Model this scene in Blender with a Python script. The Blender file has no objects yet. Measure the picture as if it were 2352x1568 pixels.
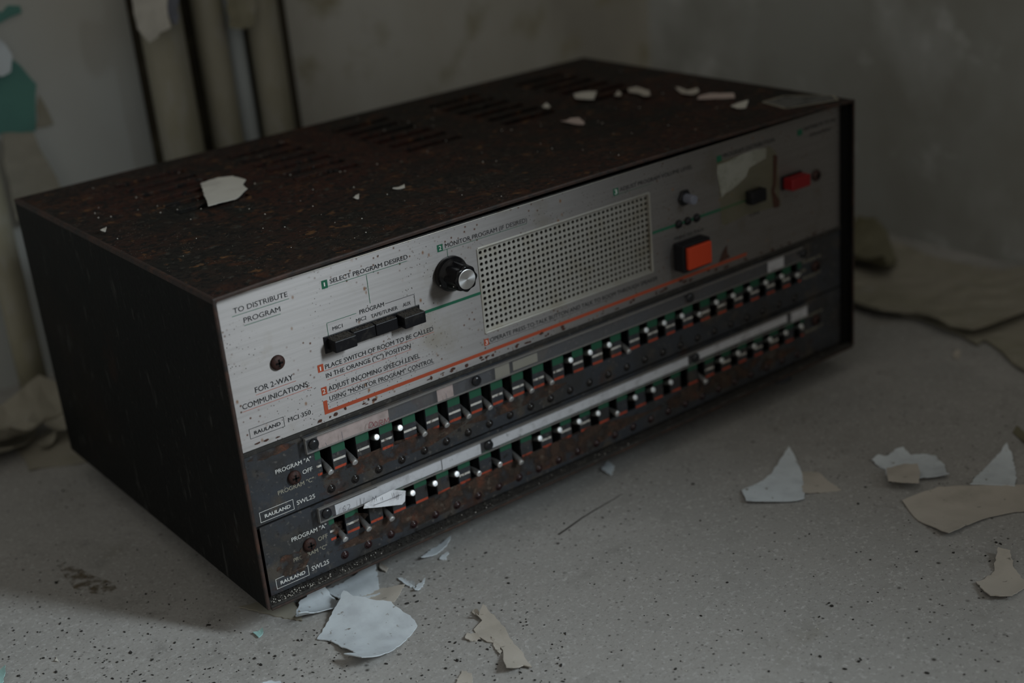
import bpy, bmesh, math, random
from mathutils import Vector, Matrix, noise
from mathutils.geometry import delaunay_2d_cdt
random.seed(7)
S = bpy.context.scene
COL = S.collection

# ---------------------------------------------------------------- camera
LIFT = 0.020                       # the console stands on 20 mm feet
W, D, H = 0.500, 0.2939, 0.1870    # console size
RT = ((0.78814501, -0.60920419, -0.08773655), (-0.29682468, -0.25133176, -0.92126405), (0.53918694, 0.75213204, -0.37891271))
CAM = Vector((-0.27868251, -0.64798603, 0.43051285 + LIFT))
FPX = 3269.4
cd = bpy.data.cameras.new('camera'); cam = bpy.data.objects.new('camera', cd); COL.objects.link(cam)
M = Matrix(((RT[0][0], -RT[1][0], -RT[2][0]), (RT[0][1], -RT[1][1], -RT[2][1]), (RT[0][2], -RT[1][2], -RT[2][2]))).to_4x4()
M.translation = CAM
cam.matrix_world = M
cd.sensor_width = 36.0; cd.lens = FPX * 36.0 / 2352.0
cd.clip_start = 0.02; cd.clip_end = 30
cd.dof.use_dof = True; cd.dof.focus_distance = 0.80; cd.dof.aperture_fstop = 4.5
S.camera = cam

# ---------------------------------------------------------------- light
wd = bpy.data.worlds.new('world'); S.world = wd; wd.use_nodes = True
wd.node_tree.nodes['Background'].inputs[0].default_value = (1.0, 0.965, 0.88, 1)
wd.node_tree.nodes['Background'].inputs[1].default_value = 0.30
def area(name, loc, target, sx, sy, e, col, spread=math.pi):
    l = bpy.data.lights.new(name, 'AREA'); l.shape = 'RECTANGLE'; l.size = sx; l.size_y = sy; l.energy = e; l.color = col; l.spread = spread
    o = bpy.data.objects.new(name, l); COL.objects.link(o); o.location = loc
    o.rotation_euler = (Vector(target) - Vector(loc)).to_track_quat('-Z', 'Y').to_euler()
    return o
AZ, EL, DIST = math.radians(43), math.radians(28), 1.5
AIM = Vector((-0.03, -0.12, 0.04))
area('window_daylight', AIM + DIST * Vector((math.sin(AZ) * math.cos(EL), -math.cos(AZ) * math.cos(EL), math.sin(EL))), AIM, 0.50, 0.62, 8.0, (0.83, 0.94, 1.0), math.radians(46))
S.view_settings.view_transform = 'Standard'; S.view_settings.look = 'None'
S.view_settings.exposure = 0.0; S.view_settings.gamma = 1.0; S.view_settings.use_curve_mapping = False

# ---------------------------------------------------------------- helpers
def ray(px, py):
    c = ((px - 1176) / FPX, (py - 784) / FPX, 1.0)
    return Vector([sum(RT[r][k] * c[r] for r in range(3)) for k in range(3)])
def on(px, py, axis, val):          # where a sight line meets one of the place's planes
    d = ray(px, py); return CAM + d * ((val - CAM[axis]) / d[axis])
PY = 0.006                          # depth of the recessed front panels
def F(px, py, y=PY):
    p = on(px, py, 1, y); return (p.x, p.z)

def node(nt, t, **kw):
    n = nt.nodes.new(t)
    for k, v in kw.items():
        if k.startswith('i_'): n.inputs[int(k[2:])].default_value = v
        else: setattr(n, k, v)
    return n
def mat(name, col, rough=0.6, metal=0.0, spec=0.5, layers=(), bump=None, aniso=0.0, alpha=1.0, trans=0.0, coat=0.0, rough_var=None):
    """layers: (scale xyz, detail, lo, hi, colour, [rough noise]) masks of noise laid over the base colour"""
    m = bpy.data.materials.new(name); m.use_nodes = True; nt = m.node_tree
    b = nt.nodes['Principled BSDF']
    b.inputs['Roughness'].default_value = rough; b.inputs['Metallic'].default_value = metal
    b.inputs['Specular IOR Level'].default_value = spec
    b.inputs['Anisotropic'].default_value = aniso
    b.inputs['Alpha'].default_value = alpha; b.inputs['Transmission Weight'].default_value = trans
    b.inputs['Coat Weight'].default_value = coat
    tc = node(nt, 'ShaderNodeTexCoord')
    cur = None; metalcur = None
    for L in layers:
        sc, det, lo, hi, c = L[:5]
        kind = L[5] if len(L) > 5 else 'noise'
        mp = node(nt, 'ShaderNodeMapping'); mp.inputs['Scale'].default_value = sc
        mp.inputs['Location'].default_value = (random.random() * 5, random.random() * 5, random.random() * 5)
        nt.links.new(tc.outputs['Object'], mp.inputs['Vector'])
        if kind == 'spots':
            n = node(nt, 'ShaderNodeTexVoronoi'); n.inputs['Scale'].default_value = 1.0; n.inputs['Randomness'].default_value = 1.0
            outp = n.outputs['Distance']
        else:
            n = node(nt, 'ShaderNodeTexNoise'); n.inputs['Scale'].default_value = 1.0; n.inputs['Detail'].default_value = det
            n.inputs['Roughness'].default_value = 0.6
            outp = n.outputs['Fac']
        nt.links.new(mp.outputs[0], n.inputs['Vector'])
        mr = node(nt, 'ShaderNodeMapRange'); mr.inputs['From Min'].default_value = lo; mr.inputs['From Max'].default_value = hi
        nt.links.new(outp, mr.inputs['Value'])
        fac = mr.outputs[0]
        if kind == 'spots' and len(L) > 6:     # only some cells carry a spot
            n2 = node(nt, 'ShaderNodeTexNoise'); n2.inputs['Scale'].default_value = L[6]; n2.inputs['Detail'].default_value = 2
            nt.links.new(tc.outputs['Object'], n2.inputs['Vector'])
            m2 = node(nt, 'ShaderNodeMapRange'); m2.inputs['From Min'].default_value = L[7]; m2.inputs['From Max'].default_value = L[7] + 0.06
            nt.links.new(n2.outputs['Fac'], m2.inputs['Value'])
            mu = node(nt, 'ShaderNodeMath', operation='MULTIPLY'); nt.links.new(fac, mu.inputs[0]); nt.links.new(m2.outputs[0], mu.inputs[1]); fac = mu.outputs[0]
        mx = node(nt, 'ShaderNodeMix', data_type='RGBA')
        nt.links.new(fac, mx.inputs[0])
        if cur is None: mx.inputs[6].default_value = (*col, 1)
        else: nt.links.new(cur, mx.inputs[6])
        mx.inputs[7].default_value = (*c, 1)
        cur = mx.outputs[2]
        if metal > 0.3 and kind == 'spots':
            ma = node(nt, 'ShaderNodeMath', operation='SUBTRACT'); ma.use_clamp = True
            if metalcur is None: ma.inputs[0].default_value = metal
            else: nt.links.new(metalcur, ma.inputs[0])
            nt.links.new(fac, ma.inputs[1]); metalcur = ma.outputs[0]
    if cur is not None: nt.links.new(cur, b.inputs['Base Color'])
    else: b.inputs['Base Color'].default_value = (*col, 1)
    if metalcur is not None: nt.links.new(metalcur, b.inputs['Metallic'])
    if bump or rough_var:
        for spec_, kind in ((bump, 'b'), (rough_var, 'r')):
            if not spec_: continue
            mp = node(nt, 'ShaderNodeMapping'); mp.inputs['Scale'].default_value = spec_[0]
            nt.links.new(tc.outputs['Object'], mp.inputs['Vector'])
            n = node(nt, 'ShaderNodeTexNoise'); n.inputs['Scale'].default_value = 1.0; n.inputs['Detail'].default_value = 5
            nt.links.new(mp.outputs[0], n.inputs['Vector'])
            if kind == 'b':
                bp = node(nt, 'ShaderNodeBump'); bp.inputs['Strength'].default_value = spec_[1]; bp.inputs['Distance'].default_value = spec_[2]
                nt.links.new(n.outputs['Fac'], bp.inputs['Height']); nt.links.new(bp.outputs[0], b.inputs['Normal'])
            else:
                mr = node(nt, 'ShaderNodeMapRange'); mr.inputs['To Min'].default_value = spec_[1]; mr.inputs['To Max'].default_value = spec_[2]
                mr.inputs['From Min'].default_value = 0.3; mr.inputs['From Max'].default_value = 0.7
                nt.links.new(n.outputs['Fac'], mr.inputs['Value']); nt.links.new(mr.outputs[0], b.inputs['Roughness'])
    return m
def u3(s): return (s, s, s)

# ---------------------------------------------------------------- materials
RUST = (0.060, 0.022, 0.012)
m_floor = mat('concrete_floor', (0.325, 0.315, 0.300), 0.9, layers=[
    (u3(3), 4, 0.40, 0.62, (0.29, 0.288, 0.278)), (u3(9), 6, 0.50, 0.70, (0.375, 0.365, 0.35)), (u3(14), 5, 0.60, 0.72, (0.26, 0.25, 0.225)),
    (u3(60), 5, 0.55, 0.72, (0.265, 0.258, 0.245)), (u3(420), 2, 0.56, 0.72, (0.43, 0.42, 0.41)), (u3(520), 2, 0.60, 0.74, (0.20, 0.19, 0.18)),
    (u3(160), 2, 0.18, 0.06, (0.055, 0.05, 0.045), 'spots', 14, 0.48), (u3(75), 2, 0.13, 0.05, (0.05, 0.045, 0.04), 'spots', 9, 0.55)],
    bump=(u3(300), 0.4, 0.0010))
m_wallb = mat('painted_wall', (0.4125, 0.3887, 0.3280), 0.75, layers=[
    (u3(4), 4, 0.42, 0.60, (0.3354, 0.3206, 0.2821)), ((3, 3, 1.2), 5, 0.52, 0.70, (0.5182, 0.5182, 0.4879)), (u3(18), 4, 0.56, 0.72, (0.3050, 0.2821, 0.1984))],
    bump=(u3(25), 0.3, 0.004))
m_wallr = mat('mottled_wall', (0.350, 0.359, 0.341), 0.75, layers=[
    (u3(5), 4, 0.42, 0.60, (0.298, 0.298, 0.271)), ((4, 4, 3), 5, 0.53, 0.72, (0.525, 0.542, 0.542)), (u3(16), 5, 0.58, 0.75, (0.578, 0.595, 0.595))],
    bump=(u3(25), 0.3, 0.004))
m_blue = mat('bluish_wall_paint', (0.439, 0.488, 0.512), 0.6, layers=[(u3(6), 3, 0.45, 0.65, (0.390, 0.423, 0.439)), (u3(2), 2, 0.5, 0.7, (0.455, 0.439, 0.390))], bump=(u3(12), 0.2, 0.003))
m_gapshade = mat('shaded_plaster', (0.05, 0.042, 0.028), 0.9, layers=[(u3(14), 4, 0.5, 0.7, (0.11, 0.10, 0.065))])  # dark colour carries the shade in the gaps between the pipes
m_crack = mat('dirty_crack', (0.05, 0.045, 0.04), 0.9)
m_pipe = mat('old_pipe_paint', (0.30, 0.285, 0.225), 0.6, layers=[((12, 12, 4), 4, 0.45, 0.6, (0.25, 0.235, 0.165)), ((20, 20, 9), 4, 0.55, 0.7, (0.34, 0.335, 0.31)), (u3(9), 4, 0.64, 0.72, (0.18, 0.165, 0.10))], bump=(u3(40), 0.3, 0.003))
m_plaster = mat('cream_paint_flake', (0.29, 0.27, 0.22), 0.8, layers=[(u3(14), 4, 0.45, 0.65, (0.25, 0.235, 0.18)), (u3(40), 3, 0.6, 0.75, (0.33, 0.315, 0.28))])
m_teal = mat('teal_undercoat', (0.085, 0.235, 0.20), 0.6, layers=[(u3(14), 3, 0.45, 0.7, (0.07, 0.19, 0.17))])
m_tealb = mat('pale_teal_chip', (0.32, 0.52, 0.50), 0.6)
m_chipb = mat('bluish_white_paint', (0.615, 0.672, 0.715), 0.6, layers=[(u3(60), 4, 0.5, 0.7, (0.515, 0.558, 0.601)), (u3(230), 2, 0.66, 0.74, (0.229, 0.215, 0.200))], bump=(u3(90), 0.25, 0.001))
m_chipt = mat('tan_paint', (0.455, 0.417, 0.367), 0.7, layers=[(u3(50), 4, 0.5, 0.7, (0.392, 0.361, 0.316)), (u3(200), 2, 0.68, 0.76, (0.190, 0.177, 0.152))])
m_chipw = mat('white_paint', (0.55, 0.53, 0.48), 0.7, layers=[(u3(60), 3, 0.5, 0.7, (0.46, 0.44, 0.40))])
m_chippink = mat('pinkish_paint', (0.46, 0.37, 0.34), 0.7)
m_top = mat('rusted_black_paint', (0.017, 0.012, 0.009), 0.72, spec=0.25, layers=[
    (u3(7), 5, 0.42, 0.60, (0.032, 0.010, 0.006)), (u3(11), 5, 0.50, 0.66, (0.010, 0.010, 0.008)), (u3(60), 5, 0.54, 0.68, (0.050, 0.018, 0.008)),
    (u3(230), 3, 0.50, 0.60, (0.006, 0.005, 0.0045)), (u3(110), 3, 0.63, 0.71, (0.105, 0.050, 0.020)), (u3(170), 3, 0.61, 0.72, (0.046, 0.042, 0.034)), (u3(520), 2, 0.16, 0.07, (0.28, 0.25, 0.21), 'spots', 50, 0.52)],
    bump=(u3(300), 0.9, 0.0012))
m_side = mat('black_side_paint', (0.0045, 0.0048, 0.0045), 0.6, spec=0.12, layers=[
    (u3(10), 5, 0.50, 0.72, (0.010, 0.0075, 0.0055)), (u3(120), 4, 0.56, 0.70, (0.0028, 0.0028, 0.0027)), ((170, 170, 45), 3, 0.61, 0.72, (0.030, 0.030, 0.028)), (u3(330), 3, 0.66, 0.74, (0.035, 0.030, 0.026)), (u3(14), 5, 0.62, 0.72, (0.020, 0.0095, 0.006))],
    bump=(u3(250), 0.35, 0.0006))
m_edge = mat('rusty_edge', (0.028, 0.015, 0.011), 0.65, layers=[(u3(60), 4, 0.45, 0.65, (0.050, 0.022, 0.014)), (u3(150), 3, 0.50, 0.66, (0.012, 0.009, 0.008)), (u3(25), 3, 0.60, 0.72, (0.075, 0.030, 0.014))], bump=(u3(300), 0.6, 0.0006))
m_black = mat('dark_interior', (0.006, 0.006, 0.006), 0.8, spec=0.1)
m_alu = mat('brushed_aluminium', (0.325, 0.305, 0.298), 0.47, metal=0.85, aniso=0.8, layers=[
    ((14, 14, 500), 3, 0.40, 0.70, (0.285, 0.268, 0.260)), (u3(22), 5, 0.58, 0.75, (0.25, 0.225, 0.195)),
    (u3(260), 2, 0.22, 0.10, (0.080, 0.028, 0.010), 'spots', 26, 0.50), (u3(480), 2, 0.20, 0.10, (0.03, 0.018, 0.012), 'spots', 20, 0.51),
    ((130, 130, 95), 2, 0.15, 0.04, (0.17, 0.07, 0.018), 'spots', 30, 0.46), ((130, 130, 95), 2, 0.06, 0.03, (0.03, 0.012, 0.007), 'spots', 30, 0.46)],
    bump=((25, 25, 1500), 0.10, 0.0003))
m_grille = mat('grille_metal', (0.4370, 0.4180, 0.3800), 0.50, metal=0.85, aniso=0.7, layers=[(u3(60), 4, 0.5, 0.7, (0.3800, 0.3515, 0.2945))])
m_swl = mat('blue_black_panel', (0.031, 0.035, 0.043), 0.5, spec=0.5, layers=[
    (u3(30), 5, 0.44, 0.60, (0.027, 0.027, 0.028)), (u3(45), 6, 0.54, 0.66, (0.060, 0.050, 0.040)), ((26, 26, 40), 5, 0.60, 0.70, (0.040, 0.018, 0.012)), (u3(300), 3, 0.60, 0.70, (0.085, 0.080, 0.075)), (u3(200), 3, 0.60, 0.68, (0.012, 0.011, 0.011))],
    bump=(u3(260), 0.6, 0.0006))
m_dust = mat('dusty_ledge', (0.020, 0.018, 0.016), 0.85, layers=[(u3(240), 4, 0.55, 0.7, (0.07, 0.064, 0.056))], bump=(u3(400), 0.6, 0.001))
m_lever = mat('satin_steel', (0.36, 0.36, 0.36), 0.36, metal=0.8, layers=[(u3(400), 4, 0.5, 0.66, (0.22, 0.21, 0.20))], bump=(u3(700), 0.2, 0.0003))
m_tip = mat('polished_lever_tip', (0.93, 0.94, 0.96), 0.42, metal=1.0)
m_plastic = mat('black_plastic', (0.006, 0.006, 0.008), 0.42, spec=0.3, layers=[(u3(200), 4, 0.55, 0.7, (0.020, 0.019, 0.018))])
m_knob = mat('gloss_black_knob', (0.004, 0.004, 0.005), 0.24, spec=0.32)
m_cap = mat('spun_aluminium', (0.92, 0.93, 0.95), 0.36, metal=1.0, aniso=0.7)
m_btntop = mat('dusty_black_plastic', (0.028, 0.024, 0.020), 0.9, layers=[(u3(700), 3, 0.5, 0.7, (0.075, 0.062, 0.048))], bump=(u3(900), 0.8, 0.0008))
m_rscrew = mat('rusty_screw', (0.045, 0.017, 0.013), 0.6, metal=0.3, layers=[(u3(500), 4, 0.45, 0.65, (0.030, 0.014, 0.012))], bump=(u3(900), 0.6, 0.0006))
m_rivet = mat('black_rivet', (0.010, 0.011, 0.014), 0.25)
m_lens = mat('dark_lens', (0.022, 0.008, 0.009), 0.2)
m_lensk = mat('black_lens', (0.010, 0.008, 0.008), 0.2)
m_acr = mat('clear_acrylic', (0.34, 0.34, 0.36), 0.15, alpha=0.10)
m_acre = mat('acrylic_edge', (0.22, 0.21, 0.20), 0.3, alpha=0.55)
m_pink = mat('pink_paper', (0.50, 0.39, 0.365), 0.8, layers=[(u3(150), 4, 0.45, 0.7, (0.36, 0.28, 0.255))])
m_white = mat('white_paper', (0.72, 0.73, 0.77), 0.8, layers=[(u3(160), 4, 0.5, 0.7, (0.50, 0.50, 0.53)), ((200, 200, 80), 3, 0.68, 0.74, (0.25, 0.25, 0.27))])
m_ink = mat('black_print', (0.012, 0.013, 0.016), 0.6)
m_green = mat('green_print', (0.006, 0.105, 0.055), 0.55)
m_or = mat('orange_print', (0.36, 0.060, 0.022), 0.55)
m_wprint = mat('white_print', (0.62, 0.62, 0.60), 0.6)
m_fade = mat('faded_print', (0.30, 0.28, 0.22), 0.7)
m_pen = mat('red_pen', (0.20, 0.035, 0.05), 0.7)
m_pencil = mat('pencil', (0.10, 0.10, 0.12), 0.7)
m_gpatch = mat('green_stripe', (0.010, 0.085, 0.045), 0.6)
m_rpatch = mat('orange_stripe', (0.38, 0.052, 0.020), 0.6, layers=[(u3(200), 4, 0.55, 0.68, (0.14, 0.03, 0.015))])
m_wpatch = mat('white_stripe', (0.58, 0.56, 0.52), 0.6, layers=[(u3(350), 4, 0.54, 0.64, (0.16, 0.14, 0.12))])
m_obtn = mat('orange_button', (0.55, 0.052, 0.015), 0.6, spec=0.3)
m_red = mat('red_rocker', (0.22, 0.003, 0.006), 0.4)
m_shaft = mat('grey_shaft', (0.16, 0.17, 0.21), 0.5)
m_tape = mat('cloudy_tape', (0.55, 0.57, 0.50), 0.5, alpha=0.35, layers=[(u3(60), 4, 0.45, 0.6, (0.72, 0.74, 0.68))])
m_tapey = mat('yellowed_tape', (0.20, 0.19, 0.09), 0.4, alpha=0.30)
m_runs = mat('rust_run', (0.055, 0.020, 0.012), 0.8)
m_foot = mat('grey_rubber', (0.050, 0.056, 0.066), 0.8)
m_yell = mat('yellowed_plaster', (0.155, 0.145, 0.095), 0.85, layers=[(u3(20), 4, 0.45, 0.65, (0.115, 0.105, 0.06))])
m_crumb = mat('dark_crumb', (0.018, 0.016, 0.014), 0.9)
m_crumbw = mat('white_crumb', (0.60, 0.58, 0.53), 0.8)
m_plate = mat('dull_label_plate', (0.10, 0.10, 0.095), 0.6, layers=[(u3(120), 4, 0.5, 0.62, (0.035, 0.035, 0.034))])

m_grime = mat('rust_grime', (0.050, 0.026, 0.016), 0.85, layers=[(u3(130), 4, 0.45, 0.62, (0.030, 0.020, 0.014)), (u3(90), 4, 0.56, 0.68, (0.105, 0.036, 0.018)), (u3(240), 3, 0.60, 0.70, (0.10, 0.075, 0.055))], bump=(u3(330), 0.9, 0.0012))
m_spill = mat('brown_spill', (0.130, 0.098, 0.058), 0.9)
for _m, _sc, _lo, _hi in ((m_grime, 110, 0.38, 0.56), (m_spill, 160, 0.42, 0.72)):      # ragged, patchy cover
    _nt = _m.node_tree; _tc = node(_nt, 'ShaderNodeTexCoord'); _n = node(_nt, 'ShaderNodeTexNoise'); _n.inputs['Scale'].default_value = _sc; _n.inputs['Detail'].default_value = 7
    _r = node(_nt, 'ShaderNodeMapRange'); _r.inputs['From Min'].default_value = _lo; _r.inputs['From Max'].default_value = _hi
    _nt.links.new(_tc.outputs['Object'], _n.inputs['Vector']); _nt.links.new(_n.outputs['Fac'], _r.inputs['Value']); _nt.links.new(_r.outputs[0], _nt.nodes['Principled BSDF'].inputs['Alpha'])
for _m in (m_alu, m_grille):        # brushing runs along x, so the highlight stretches upright
    _nt = _m.node_tree; _t = node(_nt, 'ShaderNodeTangent', direction_type='RADIAL', axis='X'); _nt.links.new(_t.outputs[0], _nt.nodes['Principled BSDF'].inputs['Tangent'])

# ---------------------------------------------------------------- mesh building
def link(name, me, m, parent=None, loc=None):
    o = bpy.data.objects.new(name, me); COL.objects.link(o)
    if parent is not None: o.parent = parent
    if loc is not None: o.location = loc
    for mm in (m if isinstance(m, (list, tuple)) else [m]): me.materials.append(mm)
    return o
def from_bm(name, bm, m, parent=None, loc=None, smooth=False):
    bmesh.ops.recalc_face_normals(bm, faces=bm.faces[:])
    me = bpy.data.meshes.new(name); bm.to_mesh(me); bm.free()
    if smooth:
        for p in me.polygons: p.use_smooth = True
    return link(name, me, m, parent, loc)
def add_box(bm, x0, x1, y0, y1, z0, z1, bev=0.0, mi=0):
    r = bmesh.ops.create_cube(bm, size=1.0); vs = r['verts']
    for v in vs:
        v.co = Vector(((x0 + x1) / 2 + v.co.x * (x1 - x0), (y0 + y1) / 2 + v.co.y * (y1 - y0), (z0 + z1) / 2 + v.co.z * (z1 - z0)))
    fs = list({f for v in vs for f in v.link_faces})
    for f in fs: f.material_index = mi
    if bev > 0:
        es = list({e for v in vs for e in v.link_edges})
        bmesh.ops.bevel(bm, geom=es, offset=bev, segments=2, affect='EDGES', profile=0.5)
def lathe(bm, prof, seg, origin, axis, flute=None, mi=0):
    """prof: (radius, distance along axis); ring of seg vertices each"""
    ax = Vector(axis).normalized(); up = Vector((0, 0, 1)) if abs(ax.z) < 0.9 else Vector((1, 0, 0))
    a = ax.cross(up).normalized(); b = ax.cross(a).normalized(); o = Vector(origin)
    rings = []
    for r, d in prof:
        ring = []
        for i in range(seg):
            t = 2 * math.pi * i / seg
            rr = r * (flute(t, d) if flute else 1.0)
            ring.append(bm.verts.new(o + ax * d + a * (rr * math.cos(t)) + b * (rr * math.sin(t))))
        rings.append(ring)
    for p, q in zip(rings, rings[1:]):
        for i in range(seg):
            f = bm.faces.new((p[i], p[(i + 1) % seg], q[(i + 1) % seg], q[i])); f.material_index = mi
    for rg in (rings[0], rings[-1]):
        f = bm.faces.new(rg); f.material_index = mi
def flat_quad(bm, x0, x1, z0, z1, y):
    bm.faces.new([bm.verts.new((x, y, z)) for x, z in ((x0, z0), (x1, z0), (x1, z1), (x0, z1))])
def flat_poly(bm, pts, y):
    bm.faces.new([bm.verts.new((x, y, z)) for x, z in pts])
def perforated(name, xs, zs, skip, y, thick, m, parent):
    """sheet made of cells between breakpoints, without the cells named in skip"""
    bm = bmesh.new(); vd = {}
    def V(i, j, k):
        key = (i, j, k)
        if key not in vd: vd[key] = bm.verts.new((xs[i], y + k * thick, zs[j]))
        return vd[key]
    keep = {(i, j) for i in range(len(xs) - 1) for j in range(len(zs) - 1) if (i, j) not in skip}
    for i, j in keep:
        bm.faces.new((V(i, j, 0), V(i + 1, j, 0), V(i + 1, j + 1, 0), V(i, j + 1, 0)))
        bm.faces.new((V(i, j, 1), V(i, j + 1, 1), V(i + 1, j + 1, 1), V(i + 1, j, 1)))
        for di, dj, a, b in ((-1, 0, (i, j), (i, j + 1)), (1, 0, (i + 1, j), (i + 1, j + 1)), (0, -1, (i, j), (i + 1, j)), (0, 1, (i, j + 1), (i + 1, j + 1))):
            if (i + di, j + dj) not in keep:
                bm.faces.new((V(*a, 0), V(*b, 0), V(*b, 1), V(*a, 1)))
    return from_bm(name, bm, m, parent)

# ---- print
def text_mesh(s, bold=0.0):
    c = bpy.data.curves.new('t', 'FONT'); c.body = s; c.size = 1.0; c.resolution_u = 3; c.offset = bold
    o = bpy.data.objects.new('t', c); COL.objects.link(o)
    bpy.context.view_layer.update()
    me = bpy.data.meshes.new_from_object(o.evaluated_get(bpy.context.evaluated_depsgraph_get()))
    bpy.data.objects.remove(o); bpy.data.curves.remove(c)
    return me
_h = text_mesh('H'); CAPH = max(v.co.y for v in _h.vertices)
def add_text(bm, s, p0, p1, ptop, y, bold=0.0, slant=0.0):
    """p0,p1: start and end of the base line (x,z), ptop: top of the first capital"""
    me = text_mesh(s)
    x0 = min(v.co.x for v in me.vertices); x1 = max(v.co.x for v in me.vertices)
    sz = abs(ptop[1] - p0[1]) / CAPH
    sx = (p1[0] - p0[0]) / (x1 - x0); tilt = (p1[1] - p0[1]) / (p1[0] - p0[0])
    if abs(tilt) < 0.06: tilt = 0
    base = len(bm.verts); bm.verts.ensure_lookup_table()
    vs = []
    w = 0.009 + bold * 0.8            # struck several times, a hair apart, for the printed weight
    for q, (ox, oz) in enumerate(((-w, 0), (w, 0), (0, w * .7), (0, -w * .7))):
        vs = []
        for v in me.vertices:
            xx = (v.co.x - x0) * sx + (v.co.y + 0) * sz * slant + ox * sz
            vs.append(bm.verts.new((p0[0] + xx, y - q * 1e-6, p0[1] + (v.co.y + oz) * sz + tilt * xx)))
        for p in me.polygons:
            try: bm.faces.new([vs[i] for i in p.vertices])
            except ValueError: pass
    bpy.data.meshes.remove(me)
def mk(px, py, s, ox, oy): return (ox + px / s, oy + py / s)
Z1 = lambda a, b: (480 + a / 3.137, 560 + b / 3.137)
Z2 = lambda a, b: (540 + a / 3.137, 940 + b / 3.137)
Z3 = lambda a, b: (960 + a / 3.5633, 440 + b / 3.5633)
Z4 = lambda a, b: (1400 + a / 3.92, 220 + b / 3.92)
Z6 = lambda a, b: (1400 + a / 3.564, 560 + b / 3.564)
CUTS = {}
def cut(bm): CUTS.setdefault(id(bm), []).append(len(bm.verts))
def split_bm(name, bm, m, parent):
    cs = sorted(set([0] + CUTS.get(id(bm), []) + [len(bm.verts)])); bm.verts.index_update()
    V = [v.co.copy() for v in bm.verts]; Fs = [[v.index for v in f.verts] for f in bm.faces]
    for a, b in zip(cs, cs[1:]):
        fs = [[i - a for i in f] for f in Fs if a <= f[0] < b]
        if not fs: continue
        me = bpy.data.meshes.new(name); me.from_pydata(V[a:b], [], fs); link(name, me, m, parent)
    CUTS.pop(id(bm), None); bm.free()
def level(a, b):        # the print runs level along the panel
    z = (a[1] + b[1]) / 2
    return (a[0], z), (b[0], z)
def T(bm, s, zf, a, b, top, y=None, bold=0.0):
    yy = (PY if y is None else y)
    A, B, C = F(*zf(*a), yy), F(*zf(*b), yy), F(*zf(*top), yy)
    h = C[1] - A[1]
    A, B = level(A, B)
    add_text(bm, s, A, B, (A[0], A[1] + h), yy - 0.00012, bold); cut(bm)
def LN(bm, zf, a, b, w, y=None):
    yy = (PY if y is None else y)
    A, B = F(*zf(*a), yy), F(*zf(*b), yy)
    if abs(A[1] - B[1]) < abs(A[0] - B[0]):
        A, B = level(A, B); flat_quad(bm, A[0], B[0], A[1] - w / 2, A[1] + w / 2, yy - 0.00010)
    else:
        x = (A[0] + B[0]) / 2; flat_quad(bm, x - w / 2, x + w / 2, min(A[1], B[1]), max(A[1], B[1]), yy - 0.00010)
    cut(bm)
def RECT(bm, zf, tl, br, y=None, off=0.00010):
    yy = (PY if y is None else y)
    A, B = F(*zf(*tl), yy), F(*zf(*br), yy)
    flat_quad(bm, A[0], B[0], B[1], A[1], yy - off); cut(bm)
    return A, B
def OUTL(bm, x0, x1, z0, z1, w, y):
    flat_quad(bm, x0, x1, z0, z0 + w, y); flat_quad(bm, x0, x1, z1 - w, z1, y)
    flat_quad(bm, x0, x0 + w, z0 + w, z1 - w, y); flat_quad(bm, x1 - w, x1, z0 + w, z1 - w, y); cut(bm)

def tag(o, label=None, cat=None, group=None, kind=None):
    if label: o['label'] = label
    if cat: o['category'] = cat
    if group: o['group'] = group
    if kind: o['kind'] = kind
    return o

# ================================================================ THE ROOM
FX = 0.765; BY = 0.500
def structure(name, bm, m): return tag(from_bm(name, bm, m), kind='structure')
bm = bmesh.new(); add_box(bm, -1.8, FX + 0.1, -2.6, BY + 0.1, -0.1, 0.0); structure('floor', bm, m_floor)
bm = bmesh.new(); add_box(bm, -1.8, FX + 0.1, BY, BY + 0.1, 0.0, 1.8); wall_back = structure('wall_back', bm, m_wallb)
bm = bmesh.new(); add_box(bm, FX, FX + 0.1, -2.6, BY, 0.0, 1.8); wall_right = structure('wall_right', bm, m_wallr)

def organic(pts, y, m, name, parent, thick=0.0015, jit=0.0012):
    """thin layer on a wall parallel to the xz plane, outline pts in (x,z)"""
    rp = []
    n = len(pts)
    for i in range(n):
        a, b = Vector(pts[i]), Vector(pts[(i + 1) % n]); k = max(1, int((b - a).length / 0.008))
        for j in range(k):
            p = a.lerp(b, j / k); rp.append((p.x + random.uniform(-jit, jit), p.y + random.uniform(-jit, jit)))
    bm = bmesh.new()
    f = bm.faces.new([bm.verts.new((x, y, z)) for x, z in rp])
    r = bmesh.ops.extrude_face_region(bm, geom=[f])
    bmesh.ops.translate(bm, verts=[v for v in r['geom'] if isinstance(v, bmesh.types.BMVert)], vec=(0, thick, 0))
    return from_bm(name, bm, m, parent)
def WB(px, py, y=BY): p = on(px, py, 1, y); return (p.x, p.z)
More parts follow.
